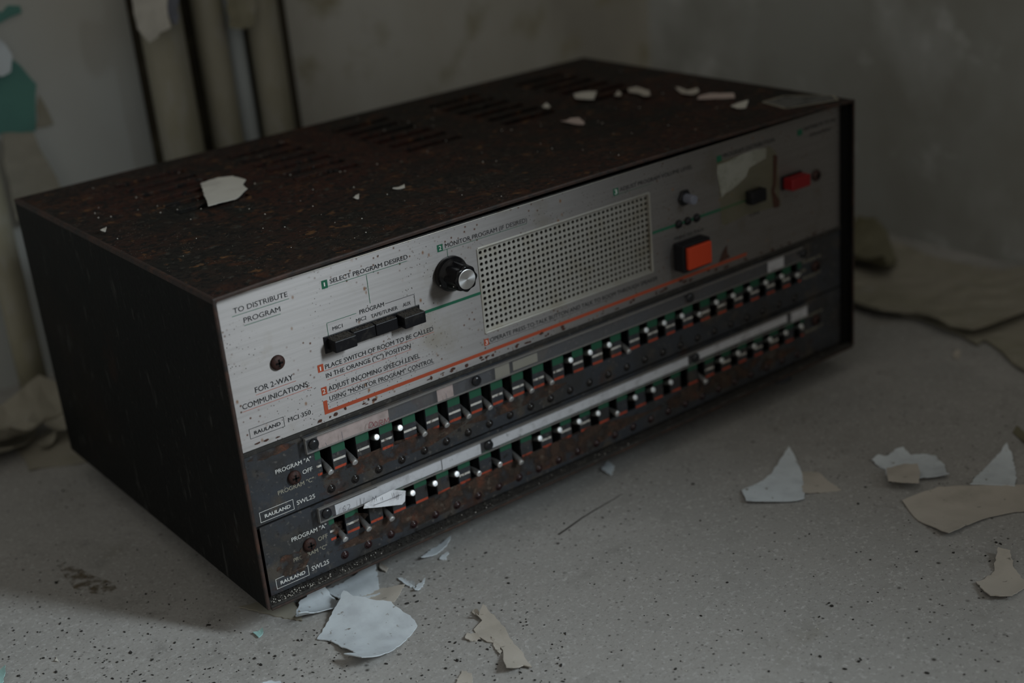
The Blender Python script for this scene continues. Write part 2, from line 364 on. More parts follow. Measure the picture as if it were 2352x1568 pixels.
# painted areas of the back wall: smooth bluish paint at the left, dark strip with the shade behind the pipes painted in
xL = WB(250, 200)[0]
x_a = WB(341, 250)[0]; x_b = WB(687, 250)[0]
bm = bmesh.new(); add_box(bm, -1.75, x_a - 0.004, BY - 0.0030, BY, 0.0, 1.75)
from_bm('bluish_paint_layer', bm, m_blue, wall_back)
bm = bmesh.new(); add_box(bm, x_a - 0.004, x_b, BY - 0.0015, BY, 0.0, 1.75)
from_bm('shaded_strip', bm, m_gapshade, wall_back)
organic([WB(-60, 120), WB(14, 128), WB(40, 152), WB(78, 190), WB(80, 215), WB(76, 255), WB(74, 302), WB(10, 305), WB(-60, 300)], BY - 0.0050, m_teal, 'exposed_teal_patch', wall_back, 0.002)
organic([WB(-60, 20), WB(0, 26), WB(14, 12), WB(38, 10), WB(44, 26), WB(20, 40), WB(-5, 52), WB(-60, 60)], BY - 0.0050, m_teal, 'exposed_teal_spot', wall_back, 0.002)
organic([WB(-60, 60), WB(-2, 95), WB(14, 125), WB(11, 165), WB(-4, 172), WB(-60, 170)], BY - 0.012, m_chipb, 'hanging_paint_flap', wall_back, 0.002)
organic([WB(82, 215), WB(112, 262), WB(116, 282), WB(100, 290), WB(80, 296)], BY - 0.0040, m_plaster, 'cream_paint_spot', wall_back, 0.001)

def vpipe(name, label, pl, pr, prow, y, m, z1=1.7):
    a = on(pl, prow, 1, y); b = on(pr, prow, 1, y); r = (b.x - a.x) / 2 * 0.99; x = (a.x + b.x) / 2
    bm = bmesh.new()
    n = 40; seg = 28; rings = []
    for k in range(n + 1):
        z = z1 * k / n; ring = []
        for i in range(seg):
            t = 2 * math.pi * i / seg
            rr = r * (1 + 0.035 * noise.noise(Vector((x * 40 + math.cos(t) * 1.3, math.sin(t) * 1.3, z * 14))))
            ring.append(bm.verts.new((rr * math.cos(t), rr * math.sin(t), z)))
        rings.append(ring)
    for p, q in zip(rings, rings[1:]):
        for i in range(seg): bm.faces.new((p[i], p[(i + 1) % seg], q[(i + 1) % seg], q[i]))
    bm.faces.new(rings[0]); bm.faces.new(rings[-1])
    o = from_bm(name, bm, m, None, (x, y, 0), True)
    return tag(o, label, 'pipe', 'painted pipes on the back wall')
vpipe('wall_pipe', 'widest cream painted pipe, leftmost of the three behind the console top', 358, 450, 250, 0.462, m_pipe)
vpipe('wall_pipe', 'middle of the three cream pipes rising behind the console top', 480, 547, 250, 0.468, m_pipe)
vpipe('wall_pipe', 'rightmost of the three cream pipes rising behind the console top', 600, 668, 250, 0.468, m_pipe)
vpipe('wall_pipe', 'cream pipe at the far left, beside the dark left side of the console', 30, 98, 820, 0.452, m_pipe)
vpipe('wall_pipe', 'thin greyish pipe between the middle and rightmost cream pipes', 540, 584, 250, 0.476, m_blue)

# ---- flakes: sheets of old paint with torn outlines, real curl and thickness
def inside(p, poly):
    c = False; n = len(poly)
    for i in range(n):
        x1, y1 = poly[i]; x2, y2 = poly[(i + 1) % n]
        if (y1 > p[1]) != (y2 > p[1]) and p[0] < (x2 - x1) * (p[1] - y1) / (y2 - y1) + x1: c = not c
    return c
def sheet(name, label, poly, base, m, curl=0.003, ang=0.0, thick=0.0006, jit=0.0006, tiltz=0.0, cat='paint flake', group=None, step=None, wav=0.0006, off=0.0, parent=None):
    """poly: outline in metres on a level surface at height base; it rests on that surface and curls up away from the line through its middle"""
    n = len(poly); rp = []
    size = max(max(p[0] for p in poly) - min(p[0] for p in poly), max(p[1] for p in poly) - min(p[1] for p in poly))
    step = step or max(0.0012, size / 22)
    for i in range(n):
        a, b = Vector(poly[i]), Vector(poly[(i + 1) % n]); k = max(1, int((b - a).length / step))
        for j in range(k):
            p = a.lerp(b, j / k); w = jit if j else jit * 0.3
            rp.append(Vector((p.x + random.uniform(-w, w), p.y + random.uniform(-w, w))))
    cx = sum(p.x for p in rp) / len(rp); cy = sum(p.y for p in rp) / len(rp)
    pts = list(rp); ne = len(rp)
    x = min(p.x for p in rp)
    while x < max(p.x for p in rp):
        y = min(p.y for p in rp)
        while y < max(p.y for p in rp):
            q = (x + random.uniform(-.2, .2) * step, y + random.uniform(-.2, .2) * step)
            if inside(q, [(p.x, p.y) for p in rp]) and min((Vector(q) - e).length for e in rp) > step * 0.45: pts.append(Vector(q))
            y += step
        x += step
    out = delaunay_2d_cdt(pts, [(i, (i + 1) % ne) for i in range(ne)], [], 1, 1e-6)
    vs, fs = out[0], out[2]
    dx, dy = math.cos(ang), math.sin(ang)
    ss = [(v.x - cx) * dx + (v.y - cy) * dy - off * size for v in vs]; mx = max(abs(s) for s in ss)
    zz = []
    for v, s in zip(vs, ss):
        t = (v.x - cx) * -dy + (v.y - cy) * dx
        zz.append(curl * (s / mx) ** 2 + tiltz * s / mx + wav * (1 + noise.noise(Vector((v.x * 90, v.y * 90, size * 7)))))
    z0 = min(zz)
    bm = bmesh.new()
    top = [bm.verts.new((v.x - cx, v.y - cy, z - z0 + thick)) for v, z in zip(vs, zz)]
    bot = [bm.verts.new((v.x - cx, v.y - cy, z - z0)) for v, z in zip(vs, zz)]
    cnt = {}
    for f in fs:
        try:
            bm.faces.new([top[i] for i in f]); bm.faces.new([bot[i] for i in reversed(f)])
        except ValueError: continue
        for i in range(3):
            e = (f[i], f[(i + 1) % 3]); cnt[tuple(sorted(e))] = cnt.get(tuple(sorted(e)), 0) + 1
    for (a, b), c in cnt.items():
        if c == 1: bm.faces.new((top[a], top[b], bot[b], bot[a]))
    o = from_bm(name, bm, m, parent, (cx, cy, base))
    if label: tag(o, label, cat, group)
    return o
def FL(pts, z=0.0): return [tuple(on(a, b, 2, z)[:2]) for a, b in pts]
def flake(label, px, m, z=0.001, base=0.0, **kw): return sheet('paint_flake', label, FL(px, base + z), base, m, **kw)

G_F = 'paint flakes on the concrete floor'
# front, below the console
flake('large bluish-white curled flake in front of the console, near the bottom centre-left', [(726, 1456), (755, 1412), (791, 1370), (812, 1378), (900, 1386), (915, 1396), (942, 1410), (957, 1427), (925, 1463), (898, 1492), (866, 1518), (834, 1529), (790, 1508), (818, 1504), (790, 1484), (758, 1462)], m_chipb, z=0.004, curl=0.009, ang=0.75, group=G_F, step=0.0022)
flake('long tan ragged flake lying right of the large bluish-white one', [(1086, 1437), (1108, 1420), (1098, 1412), (1110, 1393), (1140, 1420), (1163, 1443), (1180, 1470), (1202, 1492), (1221, 1527), (1202, 1524), (1192, 1532), (1164, 1541), (1156, 1512), (1155, 1486), (1140, 1468), (1118, 1466), (1097, 1452)], m_chipt, z=0.003, curl=0.005, ang=0.2, group=G_F)
flake('narrow tan splinter tucked under the long ragged flake', [(1128, 1462), (1150, 1484), (1152, 1506), (1138, 1490)], m_chipt, curl=0.001, group=G_F)
flake('pale shard just left of the long tan ragged flake', [(1068, 1465), (1074, 1452), (1098, 1456), (1104, 1466), (1080, 1472)], m_chipt, curl=0.001, group=G_F)
flake('small curled tan bit standing at the upper left of the long ragged flake', [(1084, 1402), (1090, 1400), (1112, 1414), (1096, 1421)], m_chipt, curl=0.004, group=G_F)
flake('small pale flake cut by the bottom edge of the photo', [(1046, 1572), (1056, 1548), (1062, 1538), (1084, 1546), (1086, 1572)], m_chipt, curl=0.001, group=G_F)
flake('bluish-white flake almost out of frame at the bottom, left of the large curled one', [(598, 1572), (618, 1561), (640, 1562), (652, 1575)], m_chipb, curl=0.001, group=G_F)
flake('crumpled bluish flake under the front left corner of the console', [(676, 1400), (684, 1372), (740, 1345), (770, 1362), (800, 1352), (788, 1372), (756, 1388), (720, 1400), (702, 1417), (690, 1422)], m_chipb, z=0.006, curl=0.010, ang=1.2, group=G_F)
flake('grey-blue flake half hidden behind the crumpled one under the console', [(744, 1350), (800, 1318), (860, 1290), (868, 1320), (872, 1352), (840, 1366), (790, 1376)], m_chipb, z=0.004, curl=0.004, ang=0.4, group=G_F)
flake('yellowish flat sheet of paint under the front left corner of the console', [(548, 1394), (600, 1380), (668, 1372), (690, 1404), (694, 1424), (640, 1414)], m_plaster, z=0.001, curl=0.001, group=G_F)
flake('flat beige flake behind the large curled one, with a dark speck', [(830, 1376), (872, 1352), (930, 1345), (905, 1385), (860, 1382)], m_chipt, z=0.0005, curl=0.001, group=G_F)
flake('small pale blue shard right of the crumpled flake, the left one of two', [(912, 1325), (925, 1327), (952, 1340), (950, 1349), (928, 1342)], m_chipb, curl=0.002, group=G_F)
flake('small pale blue shard right of the crumpled flake, the right one of two', [(953, 1357), (957, 1341), (977, 1331), (972, 1344), (960, 1356)], m_chipb, curl=0.002, group=G_F)
flake('lifted grey triangular shard just below the console bottom edge', [(968, 1280), (990, 1252), (1036, 1232), (1026, 1247), (1000, 1266)], m_chipb, z=0.003, curl=0.003, group=G_F)
flake('small grey shard below the lifted triangular one', [(1010, 1284), (1015, 1273), (1030, 1269), (1024, 1283)], m_chipb, curl=0.001, group=G_F)
flake('slim pale shard between the console edge and the two blue shards', [(870, 1296), (876, 1292), (892, 1304), (886, 1312), (874, 1306)], m_chipt, curl=0.001, group=G_F)
flake('tiny pale teal chip left of the large curled flake', [(581, 1452), (590, 1449), (604, 1446), (605, 1452), (594, 1463)], m_tealb, curl=0.002, group=G_F, jit=0.0002)
flake('pale teal chip at the bottom left corner of the photo', [(-20, 1548), (0, 1540), (15, 1536), (13, 1548), (2, 1572), (-20, 1575)], m_tealb, curl=0.003, group=G_F)
flake('tiny white crumb-sized flake at the bottom left', [(126, 1517), (130, 1506), (134, 1517)], m_chipw, curl=0.001, group=G_F, jit=0.0001)
flake('faint grey flake in the shadow under the middle of the console', [(1380, 1078), (1396, 1058), (1412, 1070), (1402, 1090)], m_chipb, curl=0.001, group=G_F)
# right of the console
flake('pointed bluish-grey flake on the floor, largest in the middle right', [(1704, 1123), (1740, 1106), (1772, 1084), (1790, 1056), (1812, 1030), (1826, 1048), (1838, 1074), (1846, 1110), (1848, 1143), (1830, 1148), (1760, 1152), (1713, 1151)], m_chipb, z=0.002, curl=0.003, ang=0.5, group=G_F)
flake('thin tan flake touching the right side of the pointed bluish one', [(1838, 1084), (1862, 1084), (1884, 1088), (1905, 1107), (1932, 1125), (1888, 1131), (1846, 1134)], m_chipt, z=0.0005, curl=0.0005, group=G_F)
flake('scalloped white flake lying right of the pointed bluish one', [(2003, 1052), (2018, 1043), (2034, 1045), (2062, 1030), (2075, 1027), (2092, 1040), (2120, 1036), (2150, 1040), (2156, 1050), (2170, 1060), (2172, 1080), (2180, 1090), (2130, 1096), (2040, 1090), (2034, 1070), (2020, 1066)], m_chipb, z=0.003, curl=0.003, ang=1.2, group=G_F)
flake('beige rectangular flake lying on the scalloped white one', [(2036, 1058), (2075, 1050), (2108, 1052), (2114, 1072), (2110, 1092), (2040, 1089)], m_chipt, z=0.006, curl=0.001, base=0.0055, group=G_F, jit=0.0003)
flake('bluish flake with a curved edge near the right border of the photo', [(2228, 1112), (2244, 1086), (2272, 1058), (2313, 1023), (2326, 1044), (2334, 1080), (2332, 1112)], m_chipb, z=0.003, curl=0.004, ang=0.4, group=G_F)
flake('broad beige triangular sheet at the right border, below the bluish flake', [(2072, 1140), (2110, 1126), (2155, 1112), (2240, 1108), (2400, 1104), (2400, 1158), (2330, 1166), (2290, 1174), (2255, 1186), (2215, 1203), (2180, 1224), (2150, 1206), (2110, 1184), (2086, 1158)], m_chipt, z=0.004, curl=0.004, ang=1.0, group=G_F)
flake('beige shield-shaped flake near the right border, lowest on that side', [(2241, 1330), (2262, 1322), (2284, 1303), (2286, 1280), (2292, 1262), (2320, 1268), (2330, 1300), (2352, 1322), (2370, 1330), (2350, 1346), (2325, 1368), (2274, 1370)], m_chipt, z=0.003, curl=0.004, ang=0.6, group=G_F)
flake('brownish sliver cut off by the right border, above the bluish flake', [(2326, 985), (2336, 978), (2356, 990), (2400, 1004), (2400, 1030), (2358, 1016)], m_yell, z=0.003, curl=0.003, group=G_F)
flake('tiny pale grain-like flake on the floor right of the console', [(2188, 812), (2196, 803), (2206, 806), (2204, 822), (2192, 824)], m_chipt, curl=0.0005, group=G_F, jit=0.0002)
# layered paint sheets near the right wall
flake('upper of the two large paint sheets spread along the right wall', [(1930, 566), (1990, 556), (2062, 546), (2130, 572), (2230, 592), (2300, 600), (2400, 590), (2400, 690), (2340, 706), (2290, 728), (2235, 744), (2180, 731), (2130, 708), (2100, 698), (2020, 694), (1930, 664)], m_plaster, z=0.010, base=0.006, curl=0.004, ang=1.3, thick=0.0022, group=G_F, step=0.012, wav=0.0025)
flake('lower of the two large paint sheets spread along the right wall', [(1990, 640), (2100, 620), (2400, 650), (2400, 862), (2352, 850), (2326, 832), (2294, 800), (2262, 778), (2244, 790), (2200, 762), (2150, 742), (2120, 728), (2072, 718), (2052, 700)], m_plaster, z=0.003, curl=0.002, ang=1.0, thick=0.0018, group=G_F, step=0.012, wav=0.0015)
# yellowed lump against the right wall
flake('torn yellowed plaster lump against the right wall beside the console', [(1925, 520), (1968, 500), (2010, 505), (2040, 520), (2060, 548), (2044, 572), (2030, 590), (1985, 572), (1925, 560)], m_yell, z=0.022, base=0.012, curl=0.022, ang=0.1, thick=0.003, group=G_F, wav=0.003, step=0.008)
# left, between the console and the back wall
flake('big curled cream paint sheet at the far left below the pipe', [(-80, 930), (0, 905), (40, 890), (92, 868), (128, 866), (140, 892), (90, 905), (60, 935), (20, 975), (-80, 1010)], m_plaster, z=0.024, base=0.010, curl=0.026, ang=1.45, thick=0.002, group=G_F, wav=0.003, step=0.008)
flake('second curled cream sheet at the far left, under the big one', [(-80, 1010), (0, 970), (60, 942), (80, 958), (78, 975), (50, 1005), (28, 1022), (0, 1032), (-80, 1060)], m_plaster, z=0.010, base=0.003, curl=0.012, ang=1.45, thick=0.0018, group=G_F, wav=0.002, step=0.008)
flake('flat cream flake on the floor beside the lower rear edge of the console', [(30, 1022), (80, 1005), (120, 985), (190, 1000), (230, 1055), (190, 1062), (120, 1070), (66, 1081), (56, 1055)], m_plaster, z=0.001, curl=0.001, group=G_F, step=0.006)
flake('small leaf-shaped cream flake on the pile at the far left', [(84, 1008), (100, 985), (128, 976), (122, 992), (104, 1006)], m_plaster, z=0.008, base=0.004, curl=0.005, group=G_F)
flake('cream scrap leaning behind the pile, against the console rear corner', [(88, 946), (110, 930), (160, 925), (160, 955), (110, 962)], m_plaster, z=0.012, base=0.010, curl=0.006, group=G_F, wav=0.002)

# peeled pieces standing off the back wall
def wallflake(label, pts, y, m, name='peeling_paint_piece', cat='peeling paint', bulge=0.010):
    P = [WB(a, b, y) for a, b in pts]
    cx = sum(p[0] for p in P) / len(P); cz = sum(p[1] for p in P) / len(P)
    o = sheet(name, None, P, 0.0, m, curl=bulge, ang=0.3, thick=0.0018, jit=0.0015, step=0.006, wav=0.001)
    # the sheet was laid out level in (x, z): stand it up against the wall
    o.rotation_euler = (math.pi / 2, 0, 0)
    o.location = (o.location.x, y, o.location.y)
    tag(o, label, cat); return o
wallflake('white peeling paint piece hanging over the widest pipe at the top', [(303, -30), (306, 30), (312, 66), (338, 98), (360, 84), (366, 74), (389, 62), (380, 30), (374, -30)], 0.436, m_chipw, bulge=0.004)
wallflake('grey-blue paint scrap beside the white piece at the top', [(376, -30), (374, 10), (388, 40), (396, 55), (404, 54), (408, 0), (408, -30)], 0.437, m_shaft, bulge=0.002)
wallflake('cream plaster piece leaning below the teal patch at the far left', [(4, 306), (72, 302), (96, 352), (128, 410), (150, 452), (140, 500), (30, 500), (20, 430), (6, 380)], 0.485, m_plaster, bulge=0.006)
wallflake('short cream piece of paint wrapped over the thin greyish pipe', [(520, -30), (522, 62), (548, 66), (580, 58), (584, -30)], 0.446, m_pipe, bulge=0.002)

# ================================================================ THE CONSOLE
C0 = bpy.data.objects.new('intercom_console', None); COL.objects.link(C0)
tag(C0, 'rusty school intercom console with brushed metal face and two rows of switches', 'intercom')
LZ = LIFT; TOP = LIFT + H
# cover: top and two sides, open at front; sheet 1.6 mm
t = 0.0016
def bow(x, y): return 0.0036 * math.sin(math.pi * min(max(x / W, 0), 1)) ** 0.7 * max(0.0, 1 - y / 0.09) ** 1.3      # the cover's front edge is bent up a little
def louvre_zone():
    # columns (x) and rows (y) of the vent slots in the top
    xs0 = [(0.058, 0.107), (0.143, 0.190), (0.229, 0.276), (0.3145, 0.3615), (0.400, 0.447)]
    ys0 = [0.160 + 0.0188 * k for k in range(6)]
    return xs0, ys0
bm = bmesh.new()
xs0, ys0 = louvre_zone()
xb = [0.0, 0.03]
for a, b in xs0: xb += [a, b]
xb += [0.475, W]
yb = [0.0, 0.02, 0.045, 0.07, 0.095]
for y in ys0: yb += [y, y + 0.0062]
yb.append(D)
sx_ = {a for a, b in xs0}; sy_ = set(ys0)
vd = {}
def V(i, j, k):
    if (i, j, k) not in vd: vd[(i, j, k)] = bm.verts.new((xb[i], yb[j], TOP - k * t + bow(xb[i], yb[j])))
    return vd[(i, j, k)]
keep = {(i, j) for i in range(len(xb) - 1) for j in range(len(yb) - 1) if not (xb[i] in sx_ and yb[j] in sy_)}
for i, j in keep:
    bm.faces.new((V(i, j, 0), V(i + 1, j, 0), V(i + 1, j + 1, 0), V(i, j + 1, 0)))
    bm.faces.new((V(i, j, 1), V(i, j + 1, 1), V(i + 1, j + 1, 1), V(i + 1, j, 1)))
    for di, dj, a, b in ((-1, 0, (i, j), (i, j + 1)), (1, 0, (i + 1, j), (i + 1, j + 1)), (0, -1, (i, j), (i + 1, j)), (0, 1, (i, j + 1), (i + 1, j + 1))):
        if (i + di, j + dj) not in keep: bm.faces.new((V(*a, 0), V(*b, 0), V(*b, 1), V(*a, 1)))
# rims pressed up behind every slot
for a, b in xs0:
    for y in ys0:
        add_box(bm, a, b, y + 0.0058, y + 0.0074, TOP - 0.0004, TOP + 0.0012, 0.0004)
cover_top = from_bm('top_cover', bm, m_top, C0)
cover_top['label'] = 'rust-brown slotted top'
for nm, x0, x1 in (('side_panel', 0, t), ('side_panel', W - t, W)):
    bm = bmesh.new(); add_box(bm, x0, x1, 0, D, LZ, TOP - t, 0)
    from_bm(nm, bm, m_side, C0)
bm = bmesh.new()        # worn rusty rims along front of cover and along the fold
add_box(bm, -0.0002, t + 0.0002, -0.0007, 0.0012, LZ, TOP + 0.0002, 0.0005)
add_box(bm, W - t, W + 0.0002, -0.0007, 0.0012, LZ, TOP + 0.0002, 0.0005)
r0 = len(bm.verts)
for a, b in zip(xb, xb[1:]):      # bent front rim, section by section
    q = [[bm.verts.new((x, y, z + bow(x, 0))) for y, z in ((-0.0005, TOP - t), (0.0012, TOP - t), (0.0012, TOP + 0.0003), (0.0, TOP + 0.0004), (-0.0006, TOP - 0.0003))] for x in (a, b)]
    for k in range(5): bm.faces.new((q[0][k], q[0][(k + 1) % 5], q[1][(k + 1) % 5], q[1][k]))
add_box(bm, -0.0004, 0.0030, 0.0, D, TOP - 0.0030, TOP + 0.0003, 0.0012)
from_bm('cover_rim', bm, m_edge, C0)
bm = bmesh.new(); add_box(bm, 0.002, W - 0.002, D - 0.002, D - 0.0005, LZ + 0.002, TOP - t)
from_bm('rear_panel', bm, m_side, C0)
bm = bmesh.new(); add_box(bm, 0.0018, W - 0.0018, 0.0, D, LZ, LZ + 0.0016)
add_box(bm, 0.0018, W - 0.0018, -0.0008, 0.0006, LZ - 0.0006, LZ + 0.0018, 0.0006)
bt = from_bm('bottom_tray', bm, m_dust, C0)
bm = bmesh.new(); add_box(bm, 0.002, W - 0.0018, -0.0013, -0.0005, LZ - 0.0010, LZ + 0.0004, 0.0003)
from_bm('tray_lip', bm, m_edge, bt)
bm = bmesh.new()
add_box(bm, 0.003, W - 0.003, 0.034, 0.036, LZ + 0.003, TOP - 0.003)
from_bm('inner_bulkhead', bm, m_black, C0)
for x, y in ((0.050, 0.035), (0.450, 0.030), (0.050, 0.26), (0.450, 0.26)):
    bm = bmesh.new(); lathe(bm, [(0.0105, 0.0), (0.0110, 0.002), (0.0095, 0.0198)], 24, (x, y, LZ - 0.0), (0, 0, -1))
    from_bm('rubber_foot', bm, m_foot, C0)

# ---- master (aluminium) panel
zA0, zA1 = LZ + 0.0950, LZ + 0.1839
GX0, GX1, GZ0, GZ1 = 0.1712, 0.3085, LZ + 0.1123, LZ + 0.1660
pan = perforated('control_panel', [0.0034, GX0, GX1, 0.4922], [zA0, GZ0, GZ1, zA1], {(1, 1)}, PY, 0.0020, m_alu, C0)
pan['label'] = 'brushed aluminium upper panel spotted with rust'
# bright worn upper edge
bm = bmesh.new(); add_box(bm, 0.0034, 0.4922, PY - 0.0003, PY + 0.001, zA1 - 0.0006, zA1, 0.0002); from_bm('panel_edge', bm, m_grille, pan)

# grille: perforated metal sheet set into the opening
NX, NZ, pitchx, pitchz = 38, 14, (0.3063 - 0.1745) / 37, (0.1625 - 0.1155) / 13
bm = bmesh.new(); r = 0.00112; gy = PY + 0.0016; gth = 0.0012
hx0 = 0.1745; hz0 = LZ + 0.1155
seg = 12
ang = [2 * math.pi * (i + 0.5) / seg for i in range(seg)]
def sq(t, hx, hz):
    c, s = math.cos(t), math.sin(t); k = 1 / max(abs(c) / hx, abs(s) / hz); return c * k, s * k
gridv = {}
def gv(x, z, y=gy):
    k = (round(x * 1e6), round(z * 1e6), round(y * 1e6))
    if k not in gridv: gridv[k] = bm.verts.new((x, y, z))
    return gridv[k]
for i in range(NX):
    for j in range(NZ):
        cx, cz = hx0 + i * pitchx, hz0 + j * pitchz
        hx, hz = pitchx / 2, pitchz / 2
        a2 = [math.atan2(sz * hz, sx * hx) for sx, sz in ((1, 1), (-1, 1), (-1, -1), (1, -1))]
        ts = sorted([t % (2 * math.pi) for t in [2 * math.pi * k / 8 for k in (0, 2, 4, 6)] + a2] + [2 * math.pi * (k + .25) / 4 for k in range(0)])
        ts = sorted(set([round(t, 6) for t in ts] + [round((ts[q] + (ts[(q + 1) % 8] if q < 7 else ts[0] + 2 * math.pi)) / 2, 6) for q in range(8)]))
        outer = [sq(t, hx, hz) for t in ts]
        ov = [gv(cx + p[0], cz + p[1]) for p in outer]
        iv = [bm.verts.new((cx + r * math.cos(t), gy, cz + r * math.sin(t))) for t in ts]
        dv = [bm.verts.new((cx + r * math.cos(t), gy + gth, cz + r * math.sin(t))) for t in ts]
        n = len(ts)
        for k in range(n):
            q = (k + 1) % n
            bm.faces.new((ov[k], ov[q], iv[q], iv[k])); bm.faces.new((iv[k], iv[q], dv[q], dv[k]))
ex0, ex1 = hx0 - pitchx / 2, hx0 + (NX - .5) * pitchx; ez0, ez1 = hz0 - pitchz / 2, hz0 + (NZ - .5) * pitchz
for a in ((GX0, ex0, GZ0, GZ1), (ex1, GX1, GZ0, GZ1), (ex0, ex1, GZ0, ez0), (ex0, ex1, ez1, GZ1)):
    if a[1] > a[0] and a[3] > a[2]: flat_quad(bm, *a, gy)
grille = from_bm('speaker_grille', bm, m_grille, C0)
bm = bmesh.new()
for a in ((GX0 - 0.0006, GX0 + 0.0010, GZ0, GZ1), (GX1 - 0.0010, GX1 + 0.0006, GZ0, GZ1), (GX0, GX1, GZ0 - 0.0006, GZ0 + 0.0008), (GX0, GX1, GZ1 - 0.0008, GZ1 + 0.0006)):
    add_box(bm, a[0], a[1], PY - 0.0005, gy + 0.0002, a[2], a[3], 0.0004)
from_bm('grille_frame', bm, m_grille, grille)
bm = bmesh.new(); flat_quad(bm, GX0, GX1, GZ0, GZ1, gy + 0.006); from_bm('speaker_cloth', bm, m_black, grille)

# print on the aluminium panel
ink = bmesh.new(); grn = bmesh.new(); org = bmesh.new(); wht = bmesh.new()
T(ink, 'TO DISTRIBUTE', Z1, (176, 498), (567, 380), (172, 462)); LN(grn, Z1, (165, 525), (577, 394), 0.00032)
T(ink, 'PROGRAM', Z1, (252, 566), (516, 486), (247, 530)); LN(grn, Z1, (253, 588), (516, 505), 0.00032)
RECT(grn, Z1, (806, 268), (858, 314)); T(wht, '1', Z1, (829, 306), (837, 303), (827, 278), PY - 0.0001)
T(ink, 'SELECT PROGRAM DESIRED', Z1, (872, 281), (1432, 110), (870, 249), None, 0.006); LN(grn, Z1, (858, 304), (1426, 124), 0.00032)
LN(grn, Z1, (1136, 222), (1158, 428), 0.00032)
T(ink, 'PROGRAM', Z1, (1086, 505), (1262, 449), (1083, 475)); LN(grn, Z1, (849, 573), (1060, 497), 0.00030); LN(grn, Z1, (849, 573), (860, 668), 0.00030)
LN(ink, Z1, (1268, 430), (1475, 363), 0.00030); LN(ink, Z1, (1477, 363), (1488, 458), 0.00030)
T(ink, 'MIC1', Z1, (892, 623), (964, 600), (888, 598)); T(ink, 'MIC2', Z1, (1062, 565), (1135, 542), (1058, 540))
T(ink, 'TAPE/TUNER', Z1, (1168, 532), (1360, 472), (1165, 507)); T(ink, 'AUX', Z1, (1398, 453), (1454, 436), (1394, 428))
T(ink, 'FOR 2-WAY', Z1, (335, 1072), (607, 975), (330, 1034)); LN(org, Z1, (337, 1088), (627, 987), 0.00028)
T(ink, 'COMMUNICATIONS:', Z1, (243, 1192), (724, 1024), (240, 1154)); LN(org, Z1, (243, 1212), (737, 1033), 0.00028)
A = F(*Z1(286, 1336)); B = F(*Z1(548, 1314)); OUTL(ink, A[0], B[0], B[1], A[1], 0.00028, PY - 0.0001)
T(ink, 'RAULAND', Z1, (328, 1371), (517, 1306), (326, 1346), None, 0.03)
T(ink, 'MCI 350', Z1, (573, 1284), (735, 1225), (568, 1253))
RECT(org, Z1, (779, 876), (829, 915)); T(wht, '1', Z1, (801, 915), (809, 912), (799, 885), PY - 0.0001)
T(ink, 'PLACE SWITCH OF ROOM TO BE CALLED', Z1, (838, 896), (1617, 630), (834, 864)); LN(org, Z1, (830, 913), (1620, 637), 0.00024)
T(ink, 'IN THE ORANGE ("C") POSITION', Z1, (845, 961), (1455, 750), (842, 930)); LN(org, Z1, (850, 978), (1457, 762), 0.00024)
RECT(org, Z1, (806, 1038), (854, 1080)); T(wht, '2', Z1, (820, 1080), (840, 1073), (818, 1047), PY - 0.0001)
T(ink, 'ADJUST INCOMING SPEECH LEVEL', Z1, (862, 1056), (1521, 822), (858, 1022)); LN(org, Z1, (856, 1075), (1524, 834), 0.00024)
T(ink, 'USING "MONITOR PROGRAM" CONTROL', Z1, (870, 1124), (1621, 857), (867, 1092)); LN(ink, Z1, (868, 1134), (1625, 866), 0.00022)
# thick orange route line
zo = F(*Z1(848, 1212))[1]; xo0 = F(*Z1(820, 1130))[0]; xo1 = F(1715, 588)[0]; zo2 = F(*Z1(838, 1128))[1]
flat_quad(org, xo0, xo1, zo - 0.0011, zo + 0.0011, PY - 0.0001); flat_quad(org, xo0, xo0 + 0.0026, zo + 0.0011, zo2, PY - 0.0001); cut(org)
# thick green route line
zg = LZ + 0.1386
gl0 = 0.1225; flat_quad(grn, gl0, GX0 - 0.0006, zg - 0.0009, zg + 0.0009, PY - 0.0001); cut(grn); flat_quad(grn, GX1 + 0.0006, 0.396, zg - 0.0009, zg + 0.0009, PY - 0.0001); cut(grn)
RECT(grn, Z3, (153, 440), (205, 483)); T(wht, '2', Z3, (172, 480), (192, 474), (168, 447), PY - 0.0001)
T(ink, 'MONITOR PROGRAM (IF DESIRED)', Z3, (222, 453), (893, 254), (218, 418)); LN(grn, Z3, (205, 476), (890, 264), 0.00028); LN(grn, Z3, (237, 470), (246, 545), 0.00030)
RECT(org, Z3, (538, 1211), (582, 1251)); T(wht, '3', Z3, (553, 1252), (572, 1246), (548, 1220), PY - 0.0001)
T(ink, 'OPERATE PRESS-TO-TALK BUTTON AND TALK TO ROOM THROUGH SPEAKER', Z3, (592, 1230), (1962, 722), (590, 1196)); LN(ink, Z3, (582, 1246), (1600, 868), 0.00022)
RECT(grn, Z4, (30, 840), (80, 888)); T(wht, '3', Z4, (46, 888), (68, 880), (42, 848), PY - 0.0001)
T(ink, 'ADJUST PROGRAM VOLUME LEVEL', Z4, (92, 858), (745, 655), (88, 824)); LN(grn, Z4, (80, 880), (380, 792), 0.00022)
RECT(grn, Z4, (963, 545), (1010, 590)); T(ink, 'PROGRAM DISTRIBUTION', Z4, (1022, 558), (1485, 410), (1018, 524))
RECT(grn, Z4, (1690, 310), (1735, 350)); T(ink, 'DISTRIBUTE TO ALL', Z4, (1750, 318), (2040, 222), (1746, 288)); T(ink, 'SPEAKERS', Z4, (1800, 372), (1990, 312), (1796, 344))
T(ink, 'PRESS TO TALK', Z4, (585, 1300), (850, 1208), (582, 1276))
T(ink, 'ON', Z4, (1260, 1090), (1345, 1062), (1255, 1060))
